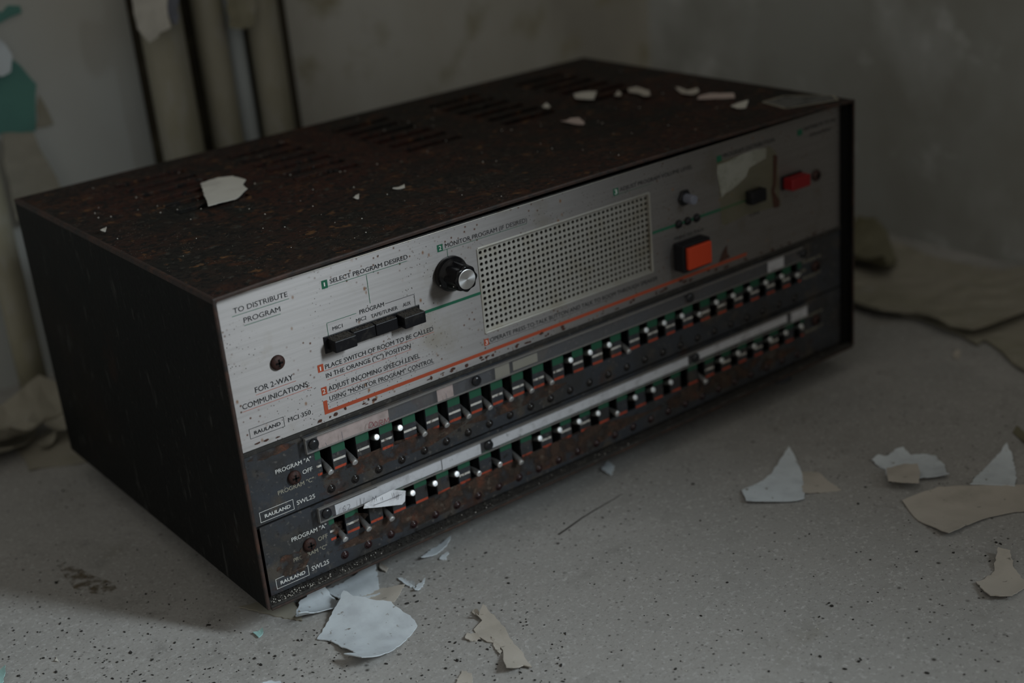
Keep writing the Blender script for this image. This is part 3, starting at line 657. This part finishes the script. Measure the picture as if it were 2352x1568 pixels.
for b, m, n in ((ink, m_ink, 'black_lettering'), (grn, m_green, 'green_print'), (org, m_or, 'orange_print'), (wht, m_wprint, 'white_digits')):
    split_bm(n, b, m, pan)
# remains of tape, rust runs
def decal(name, pts, m, dy, parent, zf=None):
    b = bmesh.new(); P = [F(*(zf(*p) if zf else p)) for p in pts]
    flat_poly(b, P, PY - dy); return from_bm(name, b, m, parent)
decal('yellowed_tape', [(960, 600), (1440, 450), (1505, 520), (1540, 985), (1230, 1070), (1110, 1130), (1040, 1165), (1005, 1140), (990, 900)], m_tapey, 0.0002, pan, Z4)
decal('cloudy_tape_residue', [(965, 625), (1060, 590), (1200, 520), (1320, 475), (1410, 470), (1400, 560), (1330, 600), (1250, 650), (1230, 720), (1160, 790), (1090, 850), (1030, 880), (1010, 920), (985, 800), (962, 700)], m_tape, 0.0004, pan, Z4)
decal('rust_run', [(1472, 530), (1510, 540), (1500, 700), (1495, 800), (1480, 860), (1530, 940), (1525, 1000), (1475, 1010), (1455, 850), (1470, 780)], m_runs, 0.0003, pan, Z4)
decal('rust_run', [(1020, 1400), (1055, 1340), (1060, 1420), (1085, 1450), (985, 1500)], m_runs, 0.0003, pan, Z4)
# rusty smears along the lower panel border
bm = bmesh.new()
for k in range(60):
    x = random.uniform(0.01, 0.48); w = random.uniform(0.0006, 0.003); h = random.uniform(0.0004, 0.0016); z = zA0 + random.uniform(0, 0.0035) * random.random()
    n = 7; pts = [(x + w * math.cos(2 * math.pi * i / n) * random.uniform(.5, 1), z + 0.0004 + h * (1 + math.sin(2 * math.pi * i / n) * random.uniform(.5, 1))) for i in range(n)]
    flat_poly(bm, pts, PY - 0.00025 - k * 1e-7)
tag(from_bm('rust_spots', bm, m_runs, pan), kind='stuff')

def screw(x, z, r, y, m, parent, name='screw', h=0.0026, slot=True):
    bm = bmesh.new()
    lathe(bm, [(r * 0.98, 0), (r, 0.0006), (r * 0.92, h * 0.6), (r * 0.62, h * 0.9), (r * 0.2, h), (r * .02, h)], 20, (x, y, z), (0, -1, 0))
    o = from_bm(name, bm, m, parent, None, True)
    if slot:
        b = bmesh.new(); s = r * 0.13
        add_box(b, x - r * .5, x + r * .5, y - h * 1.02, y - h * 0.8, z - s, z + s); add_box(b, x - s, x + s, y - h * 1.02, y - h * 0.8, z - r * .5, z + r * .5)
        from_bm('cross_slot', b, m_black, o)
    return o
sx, sz = F(*Z1(492, 852)); screw(sx, sz, 0.0043, PY, m_rscrew, C0)
screw(0.4662, LZ + 0.1393, 0.0042, PY, m_rscrew, C0)

# push buttons (four in a row)
for x0, x1, p, z0, z1 in ((0.0648, 0.0788, 0.009, 0.1366, 0.1434), (0.0794, 0.0940, 0.0046, 0.1364, 0.1433), (0.0943, 0.1090, 0.0046, 0.1362, 0.1433), (0.1108, 0.1252, 0.009, 0.1364, 0.1434)):
    bm = bmesh.new(); add_box(bm, x0, x1, PY - p, PY + 0.002, LZ + z0, LZ + z1, 0.0005)
    o = from_bm('push_button', bm, m_plastic, C0)
    bm = bmesh.new(); n = 26      # ragged dust on top of each key
    for k in range(150):
        x = random.uniform(x0 + .0006, x1 - .0006); y = PY - random.uniform(0.0, p - 0.0006) if k % 3 else PY - random.uniform(0, 0.0006); s = random.uniform(0.00012, 0.00042) * (1.0 if k % 3 else 1.4)
        bmesh.ops.create_icosphere(bm, subdivisions=1, radius=s, matrix=Matrix.Translation((x, y, LZ + z1 + s * 0.5)))
    add_box(bm, x0 + .0005, x1 - .0005, PY - p + .0005, PY, LZ + z1 - 0.0001, LZ + z1 + 0.0001)
    tag(from_bm('settled_dust', bm, m_btntop, o), kind='stuff')
bm = bmesh.new(); add_box(bm, 0.0628, 0.127, PY - 0.0006, PY + 0.001, LZ + 0.1346, LZ + 0.1446, 0.0003); from_bm('button_bezel', bm, m_plastic, C0)

# volume knob
kx, kz = 0.1503, LZ + 0.1572
kb = bmesh.new()
fl = lambda t, d: 1.0 + 0.055 * math.cos(8 * t) if d > 0.0062 else 1.0
lathe(kb, [(0.0098, 0.0006), (0.0106, 0.0012), (0.0106, 0.0034), (0.0100, 0.0048), (0.0088, 0.0058), (0.0079, 0.0066), (0.0077, 0.0150), (0.0075, 0.0166), (0.0070, 0.0172), (0.0062, 0.0172)], 96, (kx, PY, kz), (0, -1, 0), fl)
knob = from_bm('volume_knob', kb, m_knob, C0, None, True)
kb = bmesh.new(); lathe(kb, [(0.0059, 0.0168), (0.0059, 0.0175), (0.0056, 0.0177), (0.0003, 0.01762)], 64, (kx, PY, kz), (0, -1, 0)); cap = from_bm('knob_cap', kb, m_cap, knob, None, False); cap['label'] = 'spun silver knob cap'
nt = m_cap.node_tree; tg = node(nt, 'ShaderNodeTangent', direction_type='RADIAL', axis='Y'); nt.links.new(tg.outputs[0], nt.nodes['Principled BSDF'].inputs['Tangent'])
kb = bmesh.new()
for a, rr, d in ((3.5, 0.0104, 0.0040), (3.6, 0.0079, 0.0140)):
    bmesh.ops.create_icosphere(kb, subdivisions=1, radius=0.0004, matrix=Matrix.Translation((kx - 0.0098 * (rr / 0.0104), PY - d, kz - 0.0042 * (rr / 0.0104))))
from_bm('pointer_dot', kb, m_wprint, knob)

# shaft of the missing second knob
bm = bmesh.new(); lathe(bm, [(0.0056, 0.0), (0.0056, 0.0014), (0.0046, 0.0022)], 6, (0.3385, PY, LZ + 0.1552), (0, -1, 0)); nut = from_bm('volume_shaft_nut', bm, m_plastic, C0)
bm = bmesh.new(); lathe(bm, [(0.0031, 0.0), (0.0031, 0.0095), (0.0027, 0.0100)], 24, (0.3385, PY, LZ + 0.1552), (0, -1, 0)); from_bm('volume_shaft', bm, m_shaft, nut, None, False)
# level lamps
for k in range(3):
    bm = bmesh.new(); lathe(bm, [(0.0028, 0), (0.0028, 0.0008), (0.0022, 0.0018), (0.0008, 0.0024), (0.0001, 0.0024)], 20, (0.3325 + 0.0082 * k, PY, LZ + 0.1386), (0, -1, 0)); from_bm('indicator_lamp', bm, m_plastic, C0, None, True)
# press-to-talk
bm = bmesh.new(); add_box(bm, 0.3268, 0.3520, PY - 0.0095, PY, LZ + 0.1075, LZ + 0.1268, 0.0010); tb = from_bm('talk_button', bm, m_plastic, C0)
bm = bmesh.new(); add_box(bm, 0.3292, 0.3503, PY - 0.0122, PY - 0.0092, LZ + 0.1097, LZ + 0.1247, 0.0007); from_bm('button_face', bm, m_obtn, tb)['label'] = 'orange button face'
bm = bmesh.new(); add_box(bm, 0.3948, 0.4095, PY - 0.0070, PY, LZ + 0.1362, LZ + 0.1455, 0.0012); from_bm('power_switch', bm, m_plastic, C0)
bm = bmesh.new(); add_box(bm, 0.4305, 0.4510, PY - 0.0012, PY, LZ + 0.1368, LZ + 0.1468, 0.0004); rk = from_bm('red_switch_bezel', bm, m_plastic, C0)
bm = bmesh.new(); add_box(bm, 0.4315, 0.4500, PY - 0.0100, PY - 0.0010, LZ + 0.1376, LZ + 0.1460, 0.0010); from_bm('red_button', bm, m_red, rk)

# ---- switch panels
PITCH = 0.01620
row1 = 'dduuddddddd uuudu uumuuuuuM'.replace(' ', '')
row2 = 'ddduuummduuuumuuu-duuuuuu'
Zt = lambda v: LZ + v
def switch_panel(zb, zt, xs1, zslot0, zslot1, row, tipy, tipz, zhole, lens, xl, xr, label, strip, idx):
    xs = [xl]
    for k in range(25):
        c = xs1 + k * PITCH; xs += [c - 0.0036, c + 0.0036]
    xs.append(xr)
    zs = [Zt(zb), Zt(zslot0), Zt(zslot1), Zt(zt)]
    p = perforated('switch_panel', xs, zs, {(2 * k + 1, 1) for k in range(25)}, PY, 0.0016, m_swl, C0)
    p['label'] = label
    # coloured position stripes between the slots
    g, w, r_ = bmesh.new(), bmesh.new(), bmesh.new()
    for k in range(26):
        a = xs1 + (k - 1) * PITCH + 0.0037; b = xs1 + k * PITCH - 0.0037
        if k == 0: a = b - 0.0036
        if k == 25: b = a + 0.0036
        flat_quad(g, a, b, Zt(zslot0 + 0.0102), Zt(zslot1), PY - 0.0001)
        n = random.uniform(0.0, 0.0008)
        if random.random() < (0.97 if idx == 1 else 0.45): flat_quad(w, a + n * .6, b - n, Zt(zslot0 + 0.0052), Zt(zslot0 + 0.0066), PY - 0.0001)
        flat_quad(r_, a + n, b - n * 1.2, Zt(zslot0 + 0.0000), Zt(zslot0 + 0.0016), PY - 0.0001)
        cut(g); cut(w); cut(r_)
    split_bm('green_stripe', g, m_gpatch, p); split_bm('white_stripe', w, m_wpatch, p); split_bm('orange_stripe', r_, m_rpatch, p)
    # levers: bat shaped toggles, one mesh per position
    protos = {}
    piv = Vector((0, PY + 0.0080, Zt((zslot0 + zslot1) / 2 - (0.0002 if idx == 1 else 0.0016))))
    for k, c in enumerate(row):
        if c == '-': continue
        x = xs1 + k * PITCH - 0.0008
        if c not in protos:
            tz = Zt(tipz[{'d': 0, 'm': 1, 'u': 2, 'M': 1}[c]])
            tip = Vector((0, tipy, tz)); ax = tip - piv; L = ax.length
            bm = bmesh.new()
            lathe(bm, [(0.0009, 0.001), (0.0012, L * 0.35), (0.0017, L * 0.6), (0.00195, L * 0.85), (0.0020, L - 0.0007), (0.0019, L - 0.00045)], 20, piv, ax)
            lathe(bm, [(0.00188, L - 0.0005), (0.0018, L - 0.00018), (0.00155, L), (0.0004, L + 0.00006)], 20, piv, ax, None, 1)
            bmesh.ops.recalc_face_normals(bm, faces=bm.faces[:])
            me = bpy.data.meshes.new('toggle_lever'); bm.to_mesh(me); bm.free()
            me.materials.append(m_lever); me.materials.append(m_tip)
            for q in me.polygons: q.use_smooth = len(q.vertices) == 4 and q.material_index == 0
            protos[c] = me
        o = bpy.data.objects.new('toggle_lever', protos[c]); COL.objects.link(o); o.parent = p; o.location = (x, 0, 0)
    # indicator lenses
    bm = bmesh.new()
    lathe(bm, [(0.0026, -0.0002), (0.0026, 0.0003), (0.0022, 0.0004), (0.00205, 0.0001), (0.0018, 0.0008), (0.0012, 0.0014), (0.0002, 0.0017)], 20, (0, PY, Zt(zhole)), (0, -1, 0))
    bmesh.ops.recalc_face_normals(bm, faces=bm.faces[:])
    me = bpy.data.meshes.new('indicator_lens'); bm.to_mesh(me); bm.free(); me.materials.append(lens)
    for q in me.polygons: q.use_smooth = True
    for k in range(25):
        o = bpy.data.objects.new('indicator_lens', me); COL.objects.link(o); o.parent = p; o.location = (xs1 + k * PITCH, 0, 0)
    return p
P1 = switch_panel(0.0490, 0.0945, 0.0538, 0.0644, 0.0795, row1, 0.0015, (0.0658, 0.0722, 0.0763), 0.0536, m_lensk, 0.0034, 0.4922, 'upper dark switch panel', None, 1)
P2 = switch_panel(0.0036, 0.0478, 0.0560, 0.0215, 0.0370, row2, 0.0005, (0.0215, 0.0265, 0.0328), 0.0090, m_lens, 0.0062, 0.4925, 'lower dark switch panel', None, 2)
# dark dusty gap strips between the panels
bm = bmesh.new(); add_box(bm, 0.0034, 0.4922, PY - 0.0012, PY + 0.0015, Zt(0.0922), Zt(0.0948), 0.0005); from_bm('dusty_ledge', bm, m_dust, P1)
bm = bmesh.new(); add_box(bm, 0.0034, 0.4922, PY + 0.0006, PY + 0.0030, Zt(0.0470), Zt(0.0496)); from_bm('panel_gap', bm, m_black, P1)
bm = bmesh.new(); add_box(bm, 0.4922, W - t, PY - 0.002, PY + 0.028, Zt(0.002), TOP - t); from_bm('right_flange', bm, m_black, C0)
bm = bmesh.new(); add_box(bm, t, 0.0034, PY + 0.001, PY + 0.028, Zt(0.002), TOP - t); from_bm('left_flange', bm, m_black, C0)
# print on the switch panels
w1 = bmesh.new(); f1 = bmesh.new()
T(w1, 'PROGRAM "A"', Z2, (292, 462), (550, 370), (288, 433)); T(w1, 'OFF', Z2, (488, 466), (558, 441), (485, 437)); T(f1, 'PROGRAM "C"', Z2, (310, 612), (570, 518), (307, 583))
A = F(*Z2(172, 745)); B = F(*Z2(428, 718)); OUTL(w1, A[0], B[0], B[1], A[1], 0.00030, PY - 0.0001)
T(w1, 'RAULAND', Z2, (216, 778), (400, 708), (212, 755), None, 0.03); T(w1, 'SWL25', Z2, (446, 686), (577, 637), (442, 657))
XR = 0.4455
for s, z in (('PROGRAM "A"', 0.0777), ('PROGRAM "C"', 0.0655)):
    add_text(f1, s, (XR + 0.006, Zt(z - 0.0008)), (XR + 0.0255, Zt(z - 0.0008)), (0, Zt(z + 0.0014)), PY - 0.0001); cut(f1)
add_text(f1, 'OFF', (XR + 0.004, Zt(0.0706)), (XR + 0.0092, Zt(0.0706)), (0, Zt(0.0728)), PY - 0.0001); cut(f1)
split_bm('white_lettering', w1, m_wprint, P1); split_bm('faded_lettering', f1, m_fade, P1)
w1 = bmesh.new(); f1 = bmesh.new()
T(w1, 'PROGRAM "A"', Z2, (408, 950), (660, 852), (404, 922)); T(f1, 'OFF', Z2, (599, 948), (668, 922), (596, 920)); T(f1, 'PROGRAM "C"', Z2, (422, 1098), (664, 1000), (420, 1070))
A = F(*Z2(290, 1224)); B = F(*Z2(536, 1192)); OUTL(w1, A[0], B[0], B[1], A[1], 0.00030, PY - 0.0001)
T(w1, 'RAULAND', Z2, (330, 1258), (506, 1184), (326, 1235), None, 0.03); T(w1, 'SWL25', Z2, (554, 1160), (678, 1110), (550, 1130))
for s, z in (('PROGRAM "A"', 0.0352), ('PROGRAM "C"', 0.0232)):
    add_text(f1, s, (XR + 0.008, Zt(z - 0.0008)), (XR + 0.0275, Zt(z - 0.0008)), (0, Zt(z + 0.0014)), PY - 0.0001); cut(f1)
split_bm('white_lettering', w1, m_wprint, P2); split_bm('faded_lettering', f1, m_fade, P2)
for zf, par, q in ((Z2, P1, (424, 488)), (Z2, P2, (534, 972))):
    x, z = F(*zf(*q)); screw(x, z, 0.0042, PY, m_rscrew, par)
for par, z in ((P1, 0.0716), (P2, 0.0300)): screw(0.4650, Zt(z), 0.0042, PY, m_rscrew, par)
# dirt crust around the slots of both panels
for par, z0, z1 in ((P1, 0.056, 0.066), (P2, 0.012, 0.024)):
    bm = bmesh.new()
    for k in range(170):
        x = 0.048 + abs(random.gauss(0, 0.075 if par is P1 else 0.13)); z = Zt(random.uniform(z0, z1)); s = random.uniform(0.0001, 0.00036)
        if x > 0.44: continue
        bmesh.ops.create_icosphere(bm, subdivisions=1, radius=s, matrix=Matrix.Translation((x, PY - s * .4, z)) @ Matrix.Diagonal((random.uniform(1, 2), 0.5, 1, 1)))
    tag(from_bm('rust_crust', bm, m_runs, par), kind='stuff')

for par, x0, x1, z0, z1 in ((P1, 0.050, 0.150, 0.0545, 0.0672), (P1, 0.150, 0.230, 0.0555, 0.0640), (P2, 0.046, 0.300, 0.0060, 0.0235), (P2, 0.300, 0.445, 0.0075, 0.0215), (P2, 0.046, 0.075, 0.0235, 0.0330), (P1, 0.006, 0.036, 0.0870, 0.0920), (P2, 0.012, 0.034, 0.0100, 0.0260)):
    bm = bmesh.new(); n = 14
    zc, hh = (z0 + z1) / 2, (z1 - z0) / 2
    tp_ = lambda k: max(0.06, min(1.0, 5.0 * min(k, n - k) / n)) * random.uniform(0.7, 1.0)
    bot = [(x0 + (x1 - x0) * k / n, Zt(zc - hh * tp_(k))) for k in range(n + 1)]; up = [(x0 + (x1 - x0) * k / n, Zt(zc + hh * tp_(k))) for k in range(n, -1, -1)]
    flat_poly(bm, bot + up, PY - 0.00022); from_bm('grime_patch', bm, m_grime, par)

# ---- acrylic label strips
def label_strip(x0, x1, z0, z1, yf, rivx, papers, label):
    bm = bmesh.new()
    add_box(bm, x0, x1, yf, yf + 0.0016, Zt(z0), Zt(z1), 0.0004)
    s = from_bm('label_strip', bm, m_acr, C0); s['label'] = label
    bm = bmesh.new()
    add_box(bm, x0, x1, yf - 0.0005, yf + 0.0001, Zt(z0), Zt(z0 + 0.0010), 0.0002)
    add_box(bm, x0, x1, yf - 0.0005, yf + 0.0017, Zt(z1 - 0.0010), Zt(z1), 0.0002)
    add_box(bm, x0 - 0.0001, x0 + 0.0006, yf - 0.0003, yf + 0.0017, Zt(z0), Zt(z1), 0.0002)
    from_bm('strip_edge', bm, m_acre, s)
    for x in rivx:
        screw(x, Zt((z0 + z1) / 2 + 0.0002), 0.0033, yf + 0.0001, m_rivet, s, 'push_rivet', 0.0022, False)
        b = bmesh.new(); lathe(b, [(0.0018, 0), (0.0018, PY - yf - 0.0016)], 12, (x, yf + 0.0016, Zt((z0 + z1) / 2)), (0, 1, 0)); from_bm('spacer', b, m_plastic, s)
    for (a, b_, m, dz0, dz1) in papers:
        b = bmesh.new(); n = 24
        add_box(b, a, b_, yf + 0.0018, yf + 0.0021, Zt(z0 + dz0), Zt(z1 + dz1)); from_bm('paper_slip', b, m, s)
    return s
YS = 0.0015
def sxz(px, py, y=YS): return F(px, py, y)
st1 = label_strip(0.0398, 0.4480, 0.0822, 0.0918, YS, [0.0447, sxz(1094, 877)[0], sxz(1584, 684)[0], sxz(1845, 578)[0]],
    [(0.0485, sxz(897, 960)[0], m_pink, -0.0010, -0.0012), (sxz(1007, 900)[0], sxz(1045, 900)[0], m_pink, 0.0, -0.0008), (sxz(1141, 855)[0], sxz(1175, 855)[0], m_plaster, -0.0008, -0.0008),
     (sxz(1182, 840)[0], sxz(1240, 840)[0], m_plaster, 0.001, -0.0028), (sxz(1768, 600)[0], sxz(1805, 600)[0], m_white, -0.0006, -0.0006)], 'clear upper label strip')
st2 = label_strip(0.0412, 0.4520, 0.0378, 0.0470, YS, [0.0462, sxz(1122, 1027)[0], sxz(1597, 822)[0]],
    [(0.0530, sxz(870, 1120)[0], m_white, 0.0, -0.0028), (sxz(870, 1120)[0], sxz(1018, 1070)[0], m_white, 0.0005, -0.002), (sxz(1020, 1070)[0], sxz(1108, 1030)[0], m_white, -0.0004, -0.0006), (sxz(1134, 1020)[0], sxz(1585, 835)[0], m_white, 0.0006, -0.0024),
     (sxz(1605, 815)[0], sxz(1812, 730)[0], m_white, 0.0014, -0.0016), (sxz(1822, 728)[0], sxz(1858, 705)[0], m_white, -0.001, -0.0006)], 'clear lower label strip')
# torn slip hanging over the lower strip
P = [sxz(*Z2(a, b), YS - 0.001) for a, b in ((922, 712), (930, 680), (1060, 610), (1130, 575), (1222, 582), (1218, 655), (1195, 680), (1120, 688), (1010, 700), (960, 703))]
bm = bmesh.new(); f = bm.faces.new([bm.verts.new((x, YS - 0.0012 - 0.0012 * i / 10, z)) for i, (x, z) in enumerate(P)])
bmesh.ops.triangulate(bm, faces=[f]); r_ = bmesh.ops.extrude_face_region(bm, geom=bm.faces[:]); bmesh.ops.translate(bm, verts=[v for v in r_['geom'] if isinstance(v, bmesh.types.BMVert)], vec=(0, -0.0003, 0))
tp = from_bm('torn_paper_slip', bm, m_white, st2); tp['label'] = 'torn white slip with pencil marks hanging from the lower strip'
# handwriting
def strokes(name, lines, m, y, w, parent):
    bm = bmesh.new()
    for L in lines:
        P = [F(*p, y) for p in L]
        for (a, b) in zip(P, P[1:]):
            a, b = Vector(a), Vector(b); d = (b - a)
            if d.length < 1e-7: continue
            n = Vector((-d.y, d.x)).normalized() * w / 2
            bm.faces.new([bm.verts.new((q.x, y, q.y)) for q in (a - n, b - n, b + n, a + n)])
    return from_bm(name, bm, m, parent)
z2 = Z2
strokes('red_handwriting', [[z2(962, 132), z2(970, 92), z2(990, 92), z2(998, 112), z2(984, 130), z2(962, 134)],
    [z2(1008, 92), z2(1000, 110), z2(1008, 124), z2(1024, 116), z2(1026, 96), z2(1012, 86), z2(1006, 94)],
    [z2(1038, 122), z2(1040, 78), z2(1062, 76), z2(1064, 92), z2(1044, 100), z2(1068, 112)],
    [z2(1074, 108), z2(1078, 66), z2(1092, 90), z2(1104, 58), z2(1112, 98)]], m_pen, YS - 0.0006, 0.00035, st1)
strokes('pencil_marks', [[z2(768, 160), z2(778, 232)], [z2(650, 240), z2(662, 262)]], m_pencil, YS - 0.0006, 0.00028, st1)
strokes('pencil_marks', [[(1024, 903), (1027, 916)]], m_pencil, YS - 0.0006, 0.00028, st1)
strokes('pencil_marks', [[z2(792, 690), z2(776, 712), z2(780, 735), z2(796, 722), z2(780, 712)], [z2(806, 690), z2(824, 682), z2(828, 696), z2(812, 722), z2(838, 712)],
    [z2(900, 640), z2(910, 700)], [z2(930, 635), z2(925, 690)]], m_pencil, YS - 0.0006, 0.00030, st2)
strokes('pencil_marks', [[z2(985, 668), z2(992, 630), z2(1004, 648), z2(1014, 622), z2(1018, 658)], [z2(1060, 630), z2(1064, 655)], [z2(1140, 600), z2(1150, 640)], [z2(1162, 640), z2(1178, 610), z2(1174, 650)], [z2(1000, 690), z2(1080, 660), z2(1200, 612)]], m_pencil, YS - 0.0030, 0.00030, st2)

# crumbs on the tray in front of the lower panel
bm = bmesh.new()
for k in range(230):
    x = 0.004 + abs(random.gauss(0, 0.035)) if k < 170 else random.uniform(0.004, 0.30)
    s = random.choice((0.00008, 0.00013, 0.0002, 0.00034)); y = random.uniform(0.0002, PY - 0.0006)
    bmesh.ops.create_icosphere(bm, subdivisions=1, radius=s, matrix=Matrix.Translation((x, y, LZ + 0.0018 + s * 0.4)))
tag(from_bm('tray_crumbs', bm, m_crumbw, bt), kind='stuff')
bm = bmesh.new()
for k in range(900):
    x = random.uniform(0.004, 0.49); s = random.uniform(0.0002, 0.0006); y = random.uniform(0.0002, PY + 0.002)
    bmesh.ops.create_icosphere(bm, subdivisions=1, radius=s, matrix=Matrix.Translation((x, y, LZ + 0.0017 + s * 0.3)))
tag(from_bm('tray_dirt', bm, m_dust, bt), kind='stuff')

# ---- things lying on the top of the console
def topflake(label, px, m, **kw):
    kw.setdefault('curl', 0.0012); kw.setdefault('jit', 0.0004); kw.setdefault('wav', 0.0003)
    P = FL(px, TOP + 0.001); up = bow(sum(p[0] for p in P) / len(P), sum(p[1] for p in P) / len(P))
    return sheet('paint_flake', label, P, TOP + 0.0004 + up + (0.0012 if sum(p[1] for p in P) / len(P) > 0.14 else 0), m, group='paint flakes on top of the console', thick=0.0005, **kw)
topflake('cream notched flake on the left of the console top, largest there', [(462, 424), (480, 418), (502, 413), (536, 411), (566, 420), (558, 430), (569, 438), (556, 449), (542, 460), (510, 469), (480, 481), (469, 452)], m_chipw)
topflake('thin white sliver near the middle of the console top', [(902, 435), (904, 431), (929, 426), (930, 430)], m_chipw, jit=0.0001)
topflake('tiny hooked white bit left of the thin sliver on the console top', [(811, 455), (816, 449), (825, 448), (824, 455), (815, 457)], m_chipw, jit=0.0001)
topflake('tiny white bit near the left edge of the console top', [(231, 533), (236, 529), (246, 529), (242, 535), (233, 536)], m_chipw, jit=0.0001)
topflake('white blocky flake at the back of the console top', [(1318, 219), (1332, 216), (1370, 216), (1364, 231), (1322, 232)], m_chipw)
topflake('pinkish sliver in front of the white blocky flake', [(1289, 281), (1310, 273), (1330, 273), (1343, 281), (1340, 286), (1312, 284)], m_chippink)
topflake('small round speck of paint left of the white blocky flake', [(1246, 246), (1256, 243), (1264, 248), (1258, 253), (1248, 252)], m_chipw, jit=0.0001)
topflake('small dull bit between the two pale flakes at the back', [(1410, 222), (1420, 215), (1428, 219), (1422, 226)], m_chipt, jit=0.0001)
topflake('grey twisted sliver at the back of the console top', [(1442, 207), (1462, 205), (1492, 213), (1494, 222), (1482, 227), (1468, 218), (1444, 214)], m_chipt)
topflake('greyish forked flake left of the long pink strip', [(1551, 200), (1562, 201), (1578, 208), (1602, 204), (1606, 210), (1586, 219), (1566, 217)], m_chipt)
topflake('long pinkish-white strip at the back right of the console top', [(1602, 231), (1606, 220), (1630, 214), (1686, 216), (1688, 224), (1650, 225), (1620, 228)], m_chippink)
topflake('pale blunt flake in front of the long pinkish strip', [(1679, 245), (1694, 238), (1719, 234), (1712, 248), (1694, 252)], m_chipw)
tag(sheet('label_plate', None, FL([(1752, 238), (1805, 253), (1925, 233), (1910, 222), (1800, 224)], TOP), TOP + 0.0006, m_plate, curl=0.0, thick=0.0004, jit=0.0, wav=0.0), None)
lp = bpy.data.objects['label_plate']; mw = lp.location.copy(); lp.parent = C0; lp.location = mw
bm = bmesh.new()
PP = FL([(1752, 238), (1805, 253), (1925, 233), (1910, 222), (1800, 224)], TOP)
for a, b in zip(PP, PP[1:] + PP[:1]):
    a, b = Vector(a), Vector(b); d = (b - a).normalized(); n = Vector((-d.y, d.x)) * 0.0008
    bm.faces.new([bm.verts.new((q.x - mw.x, q.y - mw.y, 0.0006)) for q in (a - n, b - n, b + n, a + n)])
from_bm('plate_border', bm, m_fade, lp)
bm = bmesh.new()
for k in range(120):
    x = random.uniform(0.01, 0.49); y = random.uniform(0.005, 0.28); s = random.uniform(0.00015, 0.00045)
    bmesh.ops.create_icosphere(bm, subdivisions=1, radius=s, matrix=Matrix.Translation((x, y, TOP + s * 0.3 + bow(x, y))))
tag(from_bm('grit_specks', bm, m_crumbw, cover_top), kind='stuff')

# ---- loose grit on the floor
bm = bmesh.new()
def grit(n, smin, smax, mi, zone):
    c = 0
    while c < n:
        px, py = zone()
        p = on(px, py, 2, 0.0)
        if -0.01 < p.x < W + 0.01 and -0.005 < p.y < D: continue
        s = random.uniform(smin, smax) * (0.6 + 0.8 * random.random() ** 3)
        mt = Matrix.Translation((p.x, p.y, s * 0.3)) @ Matrix.Rotation(random.uniform(0, 6.28), 4, 'Z') @ Matrix.Diagonal((random.uniform(0.8, 1.8), random.uniform(0.7, 1.1), 0.6, 1))
        r = bmesh.ops.create_icosphere(bm, subdivisions=1, radius=s, matrix=mt); c += 1
        for f in {f for v in r['verts'] for f in v.link_faces}: f.material_index = mi
def zone_dark():
    if random.random() < 0.55: return random.uniform(-60, 1300), 1568 - abs(random.gauss(0, 130)) + 20
    return random.uniform(-100, 2420), random.uniform(1020, 1600)
grit(900, 0.00022, 0.00085, 0, zone_dark)
grit(380, 0.00012, 0.0004, 1, lambda: (random.uniform(-60, 2400), random.uniform(1050, 1600)))
tag(from_bm('floor_grit', bm, [m_crumb, m_crumbw]), 'dark and white crumbs of dirt scattered over the concrete floor', 'grit', None, 'stuff')
# crack and stains of the floor
bm = bmesh.new()
bm.faces.new([bm.verts.new((*on(a, b, 2, 0.0)[:2], 0.00012)) for a, b in ((132, 1300), (150, 1290), (185, 1305), (215, 1322), (262, 1338), (268, 1352), (240, 1366), (205, 1362), (170, 1352), (150, 1326))])
from_bm('brown_stain', bm, m_spill, bpy.data.objects['floor'])
bm = bmesh.new()
pts = [on(a, b, 2, 0.0) for a, b in ((1282, 1228), (1300, 1216), (1336, 1190), (1372, 1168), (1400, 1152), (1430, 1134))]
for i, (a, b) in enumerate(zip(pts, pts[1:])):
    d = (b - a).normalized(); n = Vector((-d.y, d.x, 0)) * (0.0009 - 0.00012 * i)
    bm.faces.new([bm.verts.new((q.x, q.y, 0.00015)) for q in (a - n, b - n * .8, b + n * .8, a + n)])
fl_ = bpy.data.objects['floor']
from_bm('floor_crack', bm, m_crack, fl_)
